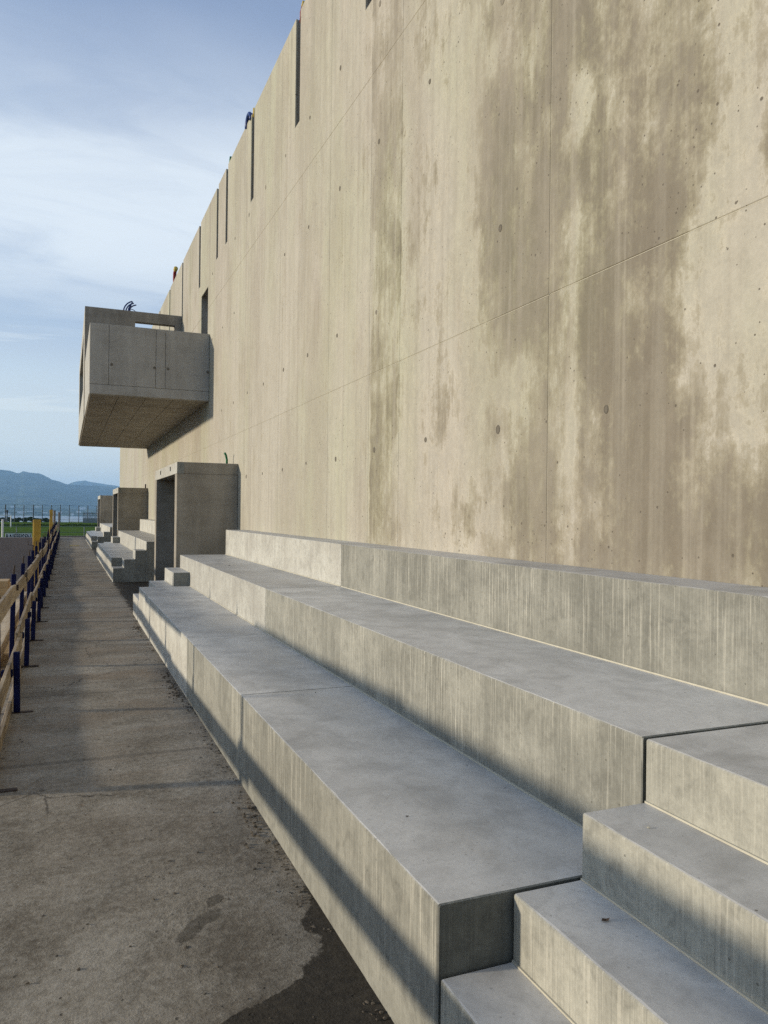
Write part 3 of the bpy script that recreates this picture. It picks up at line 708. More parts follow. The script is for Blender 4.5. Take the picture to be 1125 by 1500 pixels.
def stairs(y0, y1, label, mats='step', group='stair flights between the seating blocks', full=True):
    root = empty('concrete_steps', ((X1+X2)/2, (y0+y1)/2, 0), label, 'steps', group)
    spec = [(X1+0.003, 1.2425, 0.322), (1.2430, 1.4875, Z1-0.004), (1.4880, X2-0.002, 0.730)] + ([(X2+0.003, X3-0.002, Z2-0.003)] if full else [])
    prev = 0.0
    for k, (x0, x1, z) in enumerate(spec):
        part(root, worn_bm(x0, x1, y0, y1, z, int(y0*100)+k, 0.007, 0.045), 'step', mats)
        if k: part(root, box_bm(x0-0.006, x0+0.002, y0+0.004, y1-0.004, prev+0.0005, prev+0.007), 'mortar_joint', 'mortar')
        prev = z
    return root
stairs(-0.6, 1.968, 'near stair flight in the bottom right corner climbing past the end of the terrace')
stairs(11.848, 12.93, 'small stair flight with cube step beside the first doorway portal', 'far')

DY = 16.34
for g_, nm in ((1, 'middle'), (2, 'farthest')):
    d = DY*g_; n0 = 3.06+d
    grp = 'precast seating blocks of the two far terraces'
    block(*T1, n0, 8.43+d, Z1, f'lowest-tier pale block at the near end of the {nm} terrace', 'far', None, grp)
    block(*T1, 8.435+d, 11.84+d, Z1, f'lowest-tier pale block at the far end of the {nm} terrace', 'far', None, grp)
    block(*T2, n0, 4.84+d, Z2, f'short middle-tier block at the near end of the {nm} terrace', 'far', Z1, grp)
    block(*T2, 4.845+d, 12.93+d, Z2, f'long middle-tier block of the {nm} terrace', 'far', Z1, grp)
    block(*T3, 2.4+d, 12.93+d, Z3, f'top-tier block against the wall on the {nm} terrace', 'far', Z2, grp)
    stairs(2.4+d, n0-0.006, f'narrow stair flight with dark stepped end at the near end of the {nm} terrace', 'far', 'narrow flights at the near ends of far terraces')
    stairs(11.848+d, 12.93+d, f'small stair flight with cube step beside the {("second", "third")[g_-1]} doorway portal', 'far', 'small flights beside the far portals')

# ------------------------------------------------------------------ doorway portals
def portal(y0, label, first):
    XF, y1 = 1.752, y0+3.5
    root = empty('doorway_portal', ((XF+X4)/2, (y0+y1)/2, 0), label, 'doorway', 'concrete doorway portals along the wall')
    zj, zt = 2.305, 2.505
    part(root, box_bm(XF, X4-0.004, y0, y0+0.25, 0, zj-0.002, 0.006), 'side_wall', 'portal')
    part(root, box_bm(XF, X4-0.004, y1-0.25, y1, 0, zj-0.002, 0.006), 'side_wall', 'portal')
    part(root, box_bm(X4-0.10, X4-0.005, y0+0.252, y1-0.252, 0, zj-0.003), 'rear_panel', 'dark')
    hs = [(y0+0.85, y0+1.02), (y0+2.42, y0+2.59)]; hz = (2.385, 2.465)
    us = [y0] + [v for h in hs for v in h] + [y1]; vs = [zj, hz[0], hz[1], zt]
    lint = part(root, grid_solid(us, vs, lambda y, z: not (hz[0] < z < hz[1] and any(a < y < c for a, c in hs)), XF, XF+0.12, 'X', 0.004), 'lintel', 'far')
    for a, c in hs:
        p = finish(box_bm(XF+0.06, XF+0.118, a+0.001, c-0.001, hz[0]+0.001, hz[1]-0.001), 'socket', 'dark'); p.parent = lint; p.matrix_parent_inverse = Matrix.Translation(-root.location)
        p = finish(tube_bm([(XF+0.02, (a+c)/2, hz[0]+0.03), (XF+0.07, (a+c)/2, hz[0]+0.03)], 0.016), 'conduit_end', 'yel'); p.parent = lint; p.matrix_parent_inverse = Matrix.Translation(-root.location)
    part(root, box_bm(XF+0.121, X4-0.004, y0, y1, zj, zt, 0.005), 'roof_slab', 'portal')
    return root
portal(13.63, 'nearest concrete doorway portal with two square sockets in its pale lintel', True)
portal(13.63+DY, 'second concrete doorway portal, dark side wall, half hidden behind the nearest one', False)
portal(13.63+2*DY, 'farthest small concrete doorway portal near the end of the walkway', False)

# ------------------------------------------------------------------ projecting balcony box
bal = empty('balcony_box', (1.6, 23.5, 4.04), 'cantilevered concrete balcony box projecting high from the wall', 'balcony')
BF, BN, BM_, BE = 0.40, 16.77, 21.30, 30.75
ZS, ZT, ZP, ZH = 4.03, 4.235, 5.475, 6.92
part(bal, box_bm(BF, X4-0.004, BN+0.004, BN+0.18, ZS, ZT-0.002, 0.008), 'slab_edge', 'parapet')
for a, c in ((BF, 0.765), (0.771, 1.697), (1.703, 1.891), (1.897, X4-0.004)):
    part(bal, box_bm(a, c, BN, BN+0.18, ZT, ZP, 0.005), 'parapet_panel', 'parapet')
for x in (0.825, 1.672, 1.948, 2.775):
    part(bal, tube_bm([(x, BN-0.003, 4.655), (x, BN+0.01, 4.655)], 0.030, 12), 'tie_hole_plug', 'plug')
part(bal, box_bm(BF-0.003, BF+0.16, BN+0.182, BM_-0.002, ZS+0.032, ZP-0.004, 0.005), 'front_parapet', 'far')
us = [BF-0.003, 1.62, 2.64, X4-0.004]; vs = [ZT+0.01, 5.2, 6.645, ZH]
hw = part(bal, grid_solid([BF-0.02]+us[1:], vs, lambda x, z: not (1.62 < x < 2.64 and 5.2 < z < 6.645), BM_, BM_+0.2, 'Y', 0.005), 'frame_wall', 'portal')
for x, z in ((0.75, 6.72), (1.36, 6.78), (1.72, 6.80), (1.95, 6.80), (2.72, 6.76)):
    p = finish(tube_bm([(x, BM_-0.003, z), (x, BM_+0.01, z)], 0.022, 10), 'tie_hole_plug', 'plug'); p.parent = hw; p.matrix_parent_inverse = Matrix.Translation(-bal.location)
part(bal, grid_solid([BM_+0.202, 22.6, 29.6, BE], [ZS+0.032, 4.95, 6.5, ZH-0.003], lambda y, z: not (22.6 < y < 29.6 and 4.95 < z < 6.5), BF-0.02, BF+0.16, 'X', 0.005), 'front_wall', 'far')
part(bal, box_bm(BF+0.165, X4-0.004, BE-0.2, BE-0.004, ZT+0.01, ZP, 0.005), 'far_parapet', 'portal')
part(bal, box_bm(BF+0.165, X4-0.004, BN+0.183, BE-0.006, ZS+0.03, ZT+0.008), 'floor_slab', 'portal')
sx = [BF+0.012, 0.98, 1.53, 2.09, X4-0.004]; sy = [BN+0.183, 18.35, 20.2, 22.1, 24.0, 25.9, 27.8, 29.4, BE-0.006]
for i in range(4):
    for j in range(8):
        dz = random.Random(i*31+j).uniform(-0.003, 0.003)
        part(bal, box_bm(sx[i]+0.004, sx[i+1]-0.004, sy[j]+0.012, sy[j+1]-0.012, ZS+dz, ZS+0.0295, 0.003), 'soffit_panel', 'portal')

# ------------------------------------------------------------------ conduits and hoses
def arc(c, r, a0, a1, u, v, n=10):
    c, u, v = Vector(c), Vector(u), Vector(v)
    return [c + u*r*math.cos(a0+(a1-a0)*i/n) + v*r*math.sin(a0+(a1-a0)*i/n) for i in range(n+1)]
def conduit(pts, r, mat, label, cap=None, name='conduit'):
    o = tag(finish(tube_bm(pts, r, 8), name, mat, None, True), label, 'conduit')
    if cap:
        d = (Vector(pts[-1])-Vector(pts[-2])).normalized(); e = Vector(pts[-1])
        q = finish(tube_bm([e+d*0.002, e+d*cap[0]], r*1.25, 8), 'end_cap', cap[1], None, True); q.parent = o
    return o
conduit([(2.95, 23.9, 8.3), (2.94, 23.9, 8.5), (2.93, 23.85, 8.66), (2.92, 23.72, 8.80), (2.92, 23.58, 8.84)], 0.05, 'red', 'bent red conduit with a yellow tip standing on the wall top above the balcony', (0.10, 'yel'))
conduit([(2.84, 10.02, 8.25), (2.84, 10.01, 8.38), (2.85, 9.98, 8.44)], 0.016, 'red', 'short red conduit with a yellow tip at the notch highest in view', (0.07, 'yel'))
conduit([(2.86, 11.65, 8.36), (2.86, 11.64, 8.41)], 0.018, 'yel', 'tiny yellow conduit stub on the wall top between two notches')
conduit([(2.84, 12.82, 8.3), (2.84, 12.8, 8.44)], 0.022, 'yel', 'yellow conduit stub beside the blue hose on the wall top')
tb = None
for k in range(3): tb = tube_bm(arc((2.81+0.035*k, 13.10, 8.30), 0.17-0.012*k, 0, math.pi, (0, 1, 0), (0, 0, 1)), 0.03, 8, tb)
tag(finish(tb, 'hose_coil', 'bluehose', None, True), 'coil of blue hose humped over the wall top beside a notch', 'hose')
conduit([(2.86, 14.98, 8.25), (2.86, 14.97, 8.45), (2.86, 14.90, 8.52)], 0.022, 'green', 'short green conduit sticking out of the third notch from the top')
tb = None
for k, (c, r, a0, a1) in enumerate((((1.64, 21.4, 6.90), 0.31, R(180), R(108)), ((1.66, 21.44, 6.90), 0.27, R(180), R(105)), ((1.70, 21.5, 6.90), 0.24, R(180), R(100)))):
    tb = tube_bm(arc(c, r, a0, a1, (1, 0, 0), (0, 0, 1)), 0.019, 6, tb)
tb = tube_bm([(1.49, 21.44, 6.9), (1.51, 21.44, 7.08), (1.56, 21.42, 7.2)], 0.014, 6, tb)
tb = tube_bm([(1.45, 21.5, 6.9), (1.46, 21.5, 7.02), (1.55, 21.5, 7.19)], 0.014, 6, tb)
tb = tube_bm(arc((1.50, 21.44, 6.80), 0.20, R(95), R(20), (1, 0, 0), (0, 0, 1)), 0.009, 6, tb)
tag(finish(tb, 'hose_bundle', 'bluehose', None, True), 'bundle of curved blue hoses rising behind the top edge of the balcony', 'hose')
conduit([(2.70, 14.1, 2.50), (2.70, 14.1, 2.60), (2.68, 14.08, 2.68), (2.65, 14.05, 2.72)], 0.02, 'green', 'curved green conduit on the roof of the nearest doorway portal')
conduit([(2.74, 30.2, 2.5), (2.74, 30.2, 2.66)], 0.025, 'rust', 'dark stub of pipe on the roof of the second doorway portal')

# ------------------------------------------------------------------ guard rail: blue posts, timber boards
def guard_post():
    root = empty('guard_post', (0, 0, 0), 'x', 'guard post', 'blue guard posts along the walkway edge')
    part(root, box_bm(-0.384, -0.336, -0.024, 0.024, 0.012, 0.50, 0.005), 'lower_upright', 'blue')
    up = part(root, box_bm(-0.526, -0.478, -0.022, 0.022, -0.25, 0.97, 0.005), 'upper_upright', 'blue')
    p = finish(tube_bm([(-0.502, 0, 0.97), (-0.502, 0, 1.02), (-0.497, 0.006, 1.06)], 0.010, 6), 'lock_pin', 'rust'); p.parent = up
    part(root, box_bm(-0.474, -0.388, -0.024, 0.024, 0.30, 0.36, 0.004), 'bracket', 'blue')
    part(root, box_bm(-0.45, -0.24, -0.02, 0.02, 0.0, 0.012, 0.003), 'foot_plate', 'rust')
    part(root, box_bm(-0.474, -0.452, -0.02, 0.02, 0.80, 0.86, 0.003), 'hook', 'rust')
    return root
proto = guard_post()
def copy_tree(o, parent=None):
    c = o.copy(); COL.objects.link(c)
    if parent: c.parent = parent; c.matrix_parent_inverse = o.matrix_parent_inverse.copy()
    for ch in o.children: copy_tree(ch, c)
    return c
post_y = [-1.0, 1.15, 5.0, 6.9, 8.88, 10.6, 12.35, 14.1, 15.9, 17.7, 19.5, 21.4, 23.2, 25.1, 27, 28.9, 30.8, 32.7, 34.6, 36.5, 38.4, 40.3, 42.2, 44.1, 46, 47.9]
ORD = ('first', 'second', 'third', 'fourth', 'fifth', 'sixth', 'seventh', 'eighth', 'ninth', 'tenth', 'eleventh', 'twelfth')
plabels = {5.0: 'blue guard post whose foot plate alone shows at the left edge', 6.9: 'blue guard post nearest the camera standing wholly in view', 8.88: 'second fully visible blue guard post from the camera',
           10.6: 'third fully visible blue guard post from the camera', 12.35: 'blue guard post beside the pale pour joint across the walkway'}
rr = random.Random(11)
for i, y in enumerate(post_y):
    o = proto if i == 0 else copy_tree(proto)
    o.location = (rr.uniform(-.012, .012), y, 0); o.rotation_euler = (0, R(rr.uniform(-1.2, 1.2)), R(rr.uniform(-3, 3)))
    o['label'] = plabels.get(y, 'blue guard post near the camera, outside the left edge' if y < 5 else f'{ORD[i-3]} blue guard post along the walkway edge, counted from the camera' if i-3 < len(ORD) else 'small distant blue guard post at the far end of the row along the walkway')
def interp(tab, y):
    if y <= tab[0][0]: return tab[0][1]
    for (a, p), (c, q) in zip(tab, tab[1:]):
        if y <= c: return p+(q-p)*(y-a)/(c-a)
    return tab[-1][1]
UP = [(-3, 1.0), (2.3, 1.0), (5, .975), (6.9, .955), (8.9, .88), (10.6, .85), (12.4, .87), (14.2, .82), (17, .81), (25, .83), (48, .85)]
MID = [(-3, .60), (2.3, .585), (3.0, .57), (5, .47), (6.9, .40), (8.9, .43), (10.6, .46), (12.4, .48), (15, .44), (25, .46), (48, .46)]
TOE = [(-3, .15), (6, .11), (9, .115), (12, .13), (25, .12), (48, .12)]
def boards(tab, hgt, x, start, kind, lab):
    y, k, seen = start, 0, []
    while y < 47.5:
        L = rr.uniform(3.4, 4.1); y1 = min(y+L, 48.6); off = (0.0, 0.030)[k % 2]; dz = rr.uniform(-.012, .012)
        bm = bmesh.new(); n = 8; rings = []
        for i in range(n+1):
            yy = y+(y1-y)*i/n; z = interp(tab, (y+y1)/2) + (interp(tab, y1)-interp(tab, y))*(i/n-0.5) + dz - 0.012*math.sin(math.pi*i/n)
            xx = x-off + 0.006*math.sin(3*i/n+k)
            rings.append([bm.verts.new(p) for p in ((xx, yy, z-hgt), (xx-0.027, yy, z-hgt), (xx-0.027, yy, z), (xx, yy, z))])
        for A, B in zip(rings, rings[1:]):
            for q in range(4): bm.faces.new((A[q], A[(q+1) % 4], B[(q+1) % 4], B[q]))
        bm.faces.new(rings[0]); bm.faces.new(rings[-1][::-1])
        bmesh.ops.recalc_face_normals(bm, faces=bm.faces[:])
        bmesh.ops.bevel(bm, geom=[e for e in bm.edges if e.calc_face_angle(0) > R(60)], offset=0.003, segments=1, affect='EDGES')
        nth = ('first', 'second', 'third', 'fourth', 'fifth', 'sixth')
        vis = sum(1 for q in seen) if y1 > 6.0 else None
        if y1 > 6.0: seen.append(1)
        where = 'outside the left edge' if vis is None else f'{nth[vis]} in view from the camera' if vis < 6 else 'far down the rail toward the field'
        tag(finish(bm, 'guard_board', 'board'), f'{lab} timber guard board {where}', 'guard board', f'{kind} boards of the guard rail')
        y = y1-0.32; k += 1
boards(UP, 0.155, -0.438, -2.6, 'top', 'weathered top')
boards(MID, 0.16, -0.398, -2.2, 'middle', 'pale middle')
boards(TOE, 0.125, -0.400, 5.0, 'toe', 'low toe-height')

# timber stacked on the lower slab beside the rail
st = [(-0.80, -0.98, 11.4, 19.3, -0.40, -0.215, 'upper pale timber beam on the stack beside the rail'), (-1.02, -1.20, 11.0, 18.9, -0.42, -0.245, 'upper timber beam on the stack one place out from the rail'),
      (-1.25, -1.43, 11.6, 19.0, -0.41, -0.225, 'outermost upper timber beam of the stack'), (-0.76, -0.94, 11.2, 19.2, -0.78, -0.60, 'lower timber beam of the stack nearest the slab edge'),
      (-1.05, -1.23, 11.3, 19.0, -0.78, -0.60, 'lower middle timber beam of the stack'), (-1.30, -1.48, 11.3, 19.0, -0.78, -0.60, 'lower outermost timber beam of the stack')]
for a, c, y0, y1, z0, z1, lab in st: tag(finish(box_bm(c, a, y0, y1, z0, z1, 0.006), 'timber_beam', 'lumber'), lab, 'timber beam', 'pale timber beams stacked beside the rail')
for k, y in enumerate((12.2, 15.0, 18.0)):
    tag(finish(box_bm(-1.6, -0.72, y, y+0.12, -0.595, -0.425, 0.005), 'timber_spacer', 'lumberx'), 'cross spacer between the timber beams of the stack', 'timber spacer', 'spacers in the timber stack')
    tag(finish(box_bm(-1.6, -0.72, y, y+0.12, -1.0, -0.785, 0.005), 'timber_spacer', 'lumberx'), 'cross spacer under the timber beams of the stack', 'timber spacer', 'spacers under the timber stack')
for k, (z, y) in enumerate(((-0.98, 20.4), (-0.76, 20.45), (-0.54, 20.4), (-0.32, 20.5))):
    tag(finish(box_bm(-3.0, -0.70, y, y+0.25, z, z+0.20, 0.006), 'crosswise_beam', 'lumberx'), ('orange-brown crosswise beam lying on the bottom of the pile', 'orange-brown crosswise beam second from the bottom of the pile', 'orange-brown crosswise beam second from the top of the pile', 'orange-brown crosswise beam on top of the pile behind the rail')[k], 'timber beam', 'crosswise beams beyond the timber stack')
tag(finish(box_bm(-1.9, -1.12, 18.0, 18.6, -0.21, 0.14, 0.006), 'timber_block', 'lumberx'), 'short tan timber block on the stack at the left edge', 'timber block')

# upright formwork beams
def fbeam(x, y, z1, w, mat, label, name='formwork_beam'):
    root = empty(name, (x, y, -1.0), label, 'formwork beam', 'upright formwork timbers behind the rail')
    part(root, box_bm(x-w/2, x+w/2, y, y+0.04, -1.0, z1, 0.012), 'flange', mat)
    part(root, box_bm(x-w/2+0.01, x+w/2-0.01, y+0.16, y+0.20, -1.0, z1-0.03, 0.012), 'flange', mat)
    part(root, box_bm(x-0.015, x+0.015, y+0.041, y+0.159, -1.0, z1-0.02), 'web', mat)
    return root
f1 = fbeam(-0.72, 22.3, 1.39, 0.19, 'yellow', 'broad yellow formwork beam standing upright behind the rail')
part(f1, tube_bm([(-0.80, 22.28, 0.70), (-0.92, 22.28, 0.72), (-0.93, 22.28, 0.84)], 0.008, 6), 'hook', 'rust')
fb2 = fbeam(-0.74, 44.0, 1.66, 0.155, 'yellow', 'slim yellow formwork beam far down the rail')
fbeam(-0.62, 47.0, 1.62, 0.12, 'greywood', 'grey upright timber just right of the slim yellow beam')
fbeam(-0.40, 48.6, 1.52, 0.10, 'greywood', 'grey upright timber at the far end of the rail')

# ------------------------------------------------------------------ beyond the walkway
# pitch railing
def polar(px, D, z):
    d = pix_dir(px, 750); k = D/math.hypot(d.x, d.y); return Vector((d.x*k, d.y*k, z))
RY = 75.0
rail = empty('pitch_railing', (0, RY, -1.05), 'thin dark railing along the near side of the football pitch', 'railing')
for i in range(-8, 8):
    x = -4.05 + 2.78*i
    part(rail, tube_bm([(x, RY, -1.05), (x, RY, 0.18)], 0.035, 8), 'post', 'galv')
for z in (0.16, -0.36):
    part(rail, tube_bm([(-30, RY-0.05, z), (18, RY-0.05, z)], 0.022, 6), 'rail', 'galv')
def banner(x0, x1, text, label, ztop):
    root = empty('banner_board', ((x0+x1)/2, RY+0.25, -1.05), label, 'banner', 'advertising boards by the pitch')
    part(root, box_bm(x0, x1, RY+0.2, RY+0.23, -1.05, ztop, 0.01), 'panel', 'banner')
    cu_ = bpy.data.curves.new('lettering', 'FONT'); cu_.body = text; cu_.size = 0.60; cu_.extrude = 0.002; cu_.align_x = 'CENTER'; cu_.resolution_u = 3; cu_.offset = 0.012
    to = bpy.data.objects.new('lettering', cu_); COL.objects.link(to)
    bpy.context.view_layer.update()
    me_ = bpy.data.meshes.new_from_object(to.evaluated_get(bpy.context.evaluated_depsgraph_get()))
    w = max(v.co.x for v in me_.vertices)-min(v.co.x for v in me_.vertices)
    k = (x1-x0)*0.94/w
    for v in me_.vertices: v.co = Vector(((x0+x1)/2 + v.co.x*k, RY+0.194, ztop-0.50+v.co.y*1.0))
    for v, q in zip(me_.vertices, [None]*0): pass
    bpy.data.objects.remove(to); bpy.data.curves.remove(cu_)
    me_.materials.clear(); me_.materials.append(M['bannertext'])
    o = bpy.data.objects.new('lettering', me_); COL.objects.link(o); rel(o, root)
banner(-4.95, -2.85, 'RAIFFEISEN', 'white advertising board with red capitals left of the yellow beam', -0.47)
banner(1.75, 3.4, 'MIGROS', 'white advertising board with red capitals right of the rail end', -0.47)
tag(finish(box_bm(-3.60, -3.49, 51.5, 51.61, -1.05, 1.06, 0.02), 'white_post', 'white'), 'pale square post standing behind the retaining wall', 'post')

# goal
p = polar(16, 130, -1.05); q = polar(-14, 130, -1.05)
goal = empty('goal', ((p.x+q.x)/2, (p.y+q.y)/2, -1.05), 'small white football goal across the pitch at the left edge', 'goal')
part(goal, tube_bm([p, p+Vector((0, 0, 1.8))], 0.07, 8), 'goalpost', 'white'); part(goal, tube_bm([q, q+Vector((0, 0, 1.8))], 0.07, 8), 'goalpost', 'white')
part(goal, tube_bm([q+Vector((0, 0, 1.8)), p+Vector((0, 0, 1.8))], 0.06, 8), 'crossbar', 'white')
for e in (p, q): part(goal, tube_bm([e+Vector((0, 0, 1.75)), e+Vector((0, 1.6, 0.02))], 0.03, 6), 'net_brace', 'white')

# ball-catch net: posts and cables
net = empty('ball_catch_fence', (0, 200, -1.3), 'row of tall thin dark ball-catch posts beyond the pitch', 'fence')
npx = [-46, -32.5, -19, -5.5, 8, 21.5, 35, 48.8, 62, 75.6, 88.5, 101.5, 115.4, 128.6, 141.8, 155, 168]
for x in npx:
    b0 = polar(x, 200, -1.35); w = 0.13 if x in (8, 48.8) else 0.085
    part(net, tube_bm([b0, b0+Vector((0, 0, 4.15))], w, 8), 'post', 'netpost')
for z in (2.72, 0.9, -0.6):
    part(net, tube_bm([polar(npx[0], 200, z), polar(npx[-1], 200, z)], 0.018, 5), 'cable', 'netpost')
# hut
a, c = polar(122, 190, -1.3), polar(143.5, 190, -1.3)
hut = empty('slatted_shelter', tuple((a+c)/2), 'small grey slatted shelter beyond the pitch beside the far terrace', 'shelter')
w = c.x-a.x; y0 = a.y
part(hut, box_bm(a.x-0.08, c.x+0.08, y0-0.1, y0+2.1, 1.0, 1.10, 0.02), 'roof', 'hutgrey')
part(hut, box_bm(a.x, c.x, y0+1.9, y0+1.95, -1.3, -0.25), 'back_panel', 'hutgrey')
n = 12
for i in range(n+1):
    x = a.x+w*i/n
    part(hut, box_bm(x-0.075, x+0.075, y0, y0+0.06, -1.3, 0.995), 'slat', 'hutgrey')
for z in (-1.1, -0.2, 0.8): part(hut, box_bm(a.x+0.051, c.x-0.051, y0+0.062, y0+0.10, z, z+0.08), 'crossbar', 'hutgrey')
for s in (a.x, c.x-0.05): part(hut, box_bm(s, s+0.05, y0+1.8, y0+1.89, -1.3, 0.99), 'post', 'hutgrey')
tag(finish(box_bm(0.6, 14, 203, 203.2, -1.5, -1.12, 0.02), 'low_wall', 'white'), 'low pale wall at the far edge of the meadow', 'wall')
b0 = polar(10.5, 203, -1.4)
tm = tube_bm([b0, b0+Vector((0, 0, 2.4))], 0.16, 8); tm = box_bm(b0.x-0.22, b0.x+0.22, b0.y-0.1, b0.y+0.1, 0.95, 1.5, 0.03, tm)
tag(finish(tm, 'signal_mast', 'netpost'), 'dark short mast among the bushes at the left', 'mast')

# hedge line and bushes
def leafy(name, centre, rx, ry, rz, n, size, label, cat, group=None, seed=1, trunk=True):
    rg = random.Random(seed); bm = bmesh.new(); lobes = []
    for k in range(max(4, int(rx*2.2))):
        lobes.append((rg.uniform(-0.75, 0.75)*rx, rg.uniform(-.5, .5)*ry, rg.uniform(-0.1, 0.45)*rz, rg.uniform(0.4, 0.65)))
    for i in range(n):
        lx, ly, lz, s = rg.choice(lobes); d = Vector((rg.gauss(0, 1), rg.gauss(0, 1), rg.gauss(0, 1))).normalized()*(rg.random()**0.4)
        pnt = Vector((lx+d.x*s*min(rx, rz*1.3), ly+d.y*s*ry, max(-rz*0.9, lz+d.z*s*rz)))
        u = Vector((rg.gauss(0, 1), rg.gauss(0, 1), rg.gauss(0, 1))).normalized(); v = u.orthogonal().normalized()
        z_ = size*rg.uniform(0.6, 1.3); w_ = z_*0.5
        q = [bm.verts.new(pnt+u*z_), bm.verts.new(pnt+v*w_), bm.verts.new(pnt-u*z_), bm.verts.new(pnt-v*w_)]
        bm.faces.new(q)
    root = empty(name, (centre[0], centre[1], centre[2]-rz), label, cat, group)
    o = finish(bm, 'foliage', 'leaves'); o.location = (0, 0, rz); o.parent = root
    if trunk:
        t = finish(tube_bm([(0, 0, -0.1), (0.1, 0, rz*0.6), (0.2, 0, rz*1.2)], [0.12, 0.09, 0.03], 6), 'trunk', 'rust'); t.parent = root
    return root
bl = [(-34, 757, 13), (-18, 758.5, 11), (-3, 758.6, 10), (13, 759.0, 9), (24, 758.2, 9), (36, 757.8, 8.5), (52, 759.6, 6), (64, 758.6, 8), (72, 760.5, 5)]
labs = ['dark bush outside the left edge by the lake', 'dark rounded bush beyond the left edge by the lake', 'dark bush at the left edge behind the goal', 'dark bush just behind the goal post', 'dark bush right of the goal', 'broad dark bush below a thick net post',
        'low dark bush left of the broad yellow beam top', 'dark bush between the two yellow beams', 'small dark bush left of the slim yellow beam']
for k, (px, ty, hw_) in enumerate(bl):
    D = 206+2*(k % 3); top = H-(ty-747.6)*D/FPX; zb = -1.9; rz = (top-zb)/2*1.15; rx = hw_*1.25*D/FPX
    c0 = polar(px, D, zb+rz)
    leafy('bush', c0, rx, 1.3, rz, 1700, 0.17, labs[k], 'bush', 'dark bushes between the meadow and the lake', seed=k+5)
p = polar(47, 186, -0.6); leafy('bush', p, 1.1, 0.8, 0.75, 500, 0.10, 'dark low bush in front of the others at the thick net post', 'bush', None, seed=40)
bm = bmesh.new(); rg = random.Random(9)
for i in range(9000):
    x = rg.uniform(-45, 30); pnt = Vector((x, 142.6+rg.uniform(-.4, .4), -1.05+abs(rg.gauss(0, 0.13))+0.05*math.sin(x*0.9)))
    u = Vector((rg.gauss(0, 1), rg.gauss(0, 1), rg.gauss(0, 1))).normalized(); v = u.orthogonal(); s = rg.uniform(.05, .11)
    bm.faces.new([bm.verts.new(pnt+u*s), bm.verts.new(pnt+v*s*.6), bm.verts.new(pnt-u*s), bm.verts.new(pnt-v*s*.6)])
tag(finish(bm, 'hedge', 'leaves'), 'low dark hedge line along the far side of the pitch', 'hedge')

# villages on the far shore (specks)
bm = bmesh.new(); rg = random.Random(21)
for i in range(90):
    a = rg.uniform(R(-32), R(3)); D = rg.choice((2760, 2900, 3100, 3400))+rg.uniform(-60, 60)
    px_, py_ = math.sin(a)*D, math.cos(a)*D
    s = (D-2650)/(5600-2650); z = -20 + 250*(0.20*s+0.80*s**2.1)
    w = rg.uniform(4, 13); box_bm(px_-w, px_+w, py_-6, py_+6, z-6, z+rg.uniform(6, 11), 0, bm)
struct(finish(bm, 'far_village', 'white'), 'stuff')

# ------------------------------------------------------------------ small debris
def chunk(bm, p, s, rg):
    q = bmesh.new(); bmesh.ops.create_icosphere(q, subdivisions=1, radius=s)
    for v in q.verts: v.co *= rg.uniform(0.6, 1.25)
    bmesh.ops.transform(q, matrix=Matrix.Translation(p) @ Matrix.Diagonal((rg.uniform(.8, 1.6), rg.uniform(.8, 1.6), rg.uniform(.35, .7), 1)), verts=q.verts[:])
    tmp = bpy.data.meshes.new('t'); q.to_mesh(tmp); q.free(); bm.from_mesh(tmp); bpy.data.meshes.remove(tmp)
bm = bmesh.new(); rg = random.Random(4)
for i in range(520):
    y = 1.9 + 10.5*rg.random()**1.3
    if mnoise.noise(Vector((y*1.7, 0, 0))) < -0.12: continue
    x = 0.985-abs(rg.gauss(0, 0.035)); chunk(bm, Vector((x, y, 0.002)), rg.choice((.003, .004, .005, .008)), rg)
for cy, n, sp in ((11.2, 60, .12), (7.25, 50, .10), (7.9, 20, .08), (4.0, 25, .1)):
    for i in range(n): chunk(bm, Vector((0.97-abs(rg.gauss(0, .05)), cy+rg.gauss(0, sp*2), 0.004)), rg.uniform(.004, .014), rg)
struct(finish(bm, 'dirt_crumbs', 'gravel'), 'stuff')
bm = bmesh.new()
for i in range(170):
    y = 2.2+11*rg.random()**1.6; x = rg.uniform(-0.3, 0.95); chunk(bm, Vector((x, y, 0.001)), rg.choice((.003, .004, .005, .007)), rg)
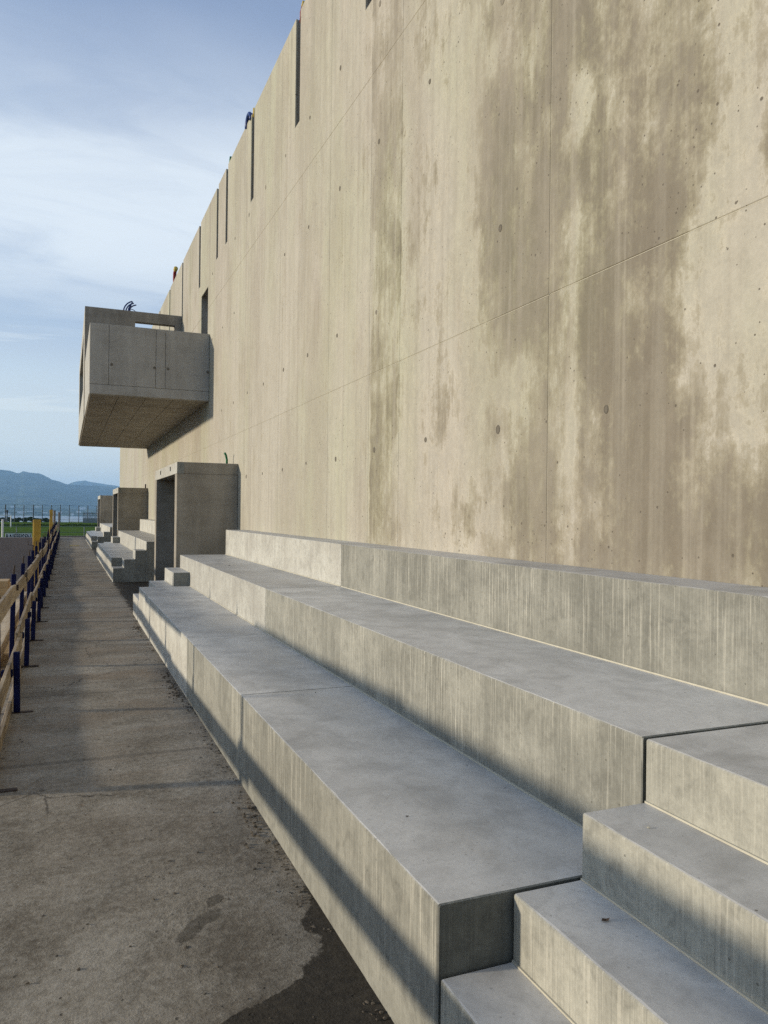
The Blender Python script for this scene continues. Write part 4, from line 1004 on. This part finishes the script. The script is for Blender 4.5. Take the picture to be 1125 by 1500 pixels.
struct(finish(bm, 'loose_grit', 'gravel'), 'stuff')
# dried leaf on the near step
bm = bmesh.new()
vs_ = [bm.verts.new(v) for v in ((0, 0, 0.004), (0.012, 0.012, 0.010), (0.034, 0.010, 0.004), (0.044, -0.004, 0.014), (0.028, -0.014, 0.006), (0.010, -0.010, 0.012), (0.022, 0, 0.001))]
for a in range(6): bm.faces.new((vs_[a], vs_[(a+1) % 6], vs_[6]))
lf = finish(bm, 'dry_leaf', 'leaf'); tag(lf, 'crumpled brown dry leaf lying on the near step', 'leaf'); lf.location = (1.385, 1.74, 0.5245); lf.scale = (0.6, 0.6, 0.6)
for i, (x, y, z, s, lab) in enumerate(((1.60, 1.80, 0.731, .006, 'pale pebble on the near upper step beside the block joint'), (1.235, 1.58, 0.323, .006, 'dark pebble on the lowest near step'), (1.45, 4.6, 0.529, .006, 'dark pebble on the lowest tier away from the steps'),
                                       (2.0, 10.2, 0.938, .012, 'dark pebble on the far part of the middle tier'), (1.18, 2.6, .529, .005, 'tiny dark pebble on the lowest tier near the steps'))):
    bm = bmesh.new(); chunk(bm, Vector((0, 0, s*0.3)), s, rg); o = finish(bm, 'pebble', 'rust' if i else 'mortar'); o.location = (x, y, z); tag(o, lab, 'pebble')
tag(finish(box_bm(0.15, 0.55, 38.0, 38.25, 0.004, 0.03, 0.003), 'timber_lath', 'yel'), 'short yellow timber lath lying across the far walkway', 'lath')

# ------------------------------------------------------------------ air
hz_m = bpy.data.materials.new('haze_air'); hz_m.use_nodes = True
hn = hz_m.node_tree; hn.nodes.clear()
pv = hn.nodes.new('ShaderNodeVolumePrincipled'); pv.inputs['Color'].default_value = (0.40, 0.67, 1.0, 1); pv.inputs['Density'].default_value = 1.5e-4; pv.inputs['Anisotropy'].default_value = 0.2
ho = hn.nodes.new('ShaderNodeOutputMaterial'); hn.links.new(pv.outputs[0], ho.inputs['Volume'])
hb = box_bm(-9500, 9500, -3200, 9500, -24, 335)
hzo = finish(hb, 'haze', hz_m); struct(hzo, 'stuff')
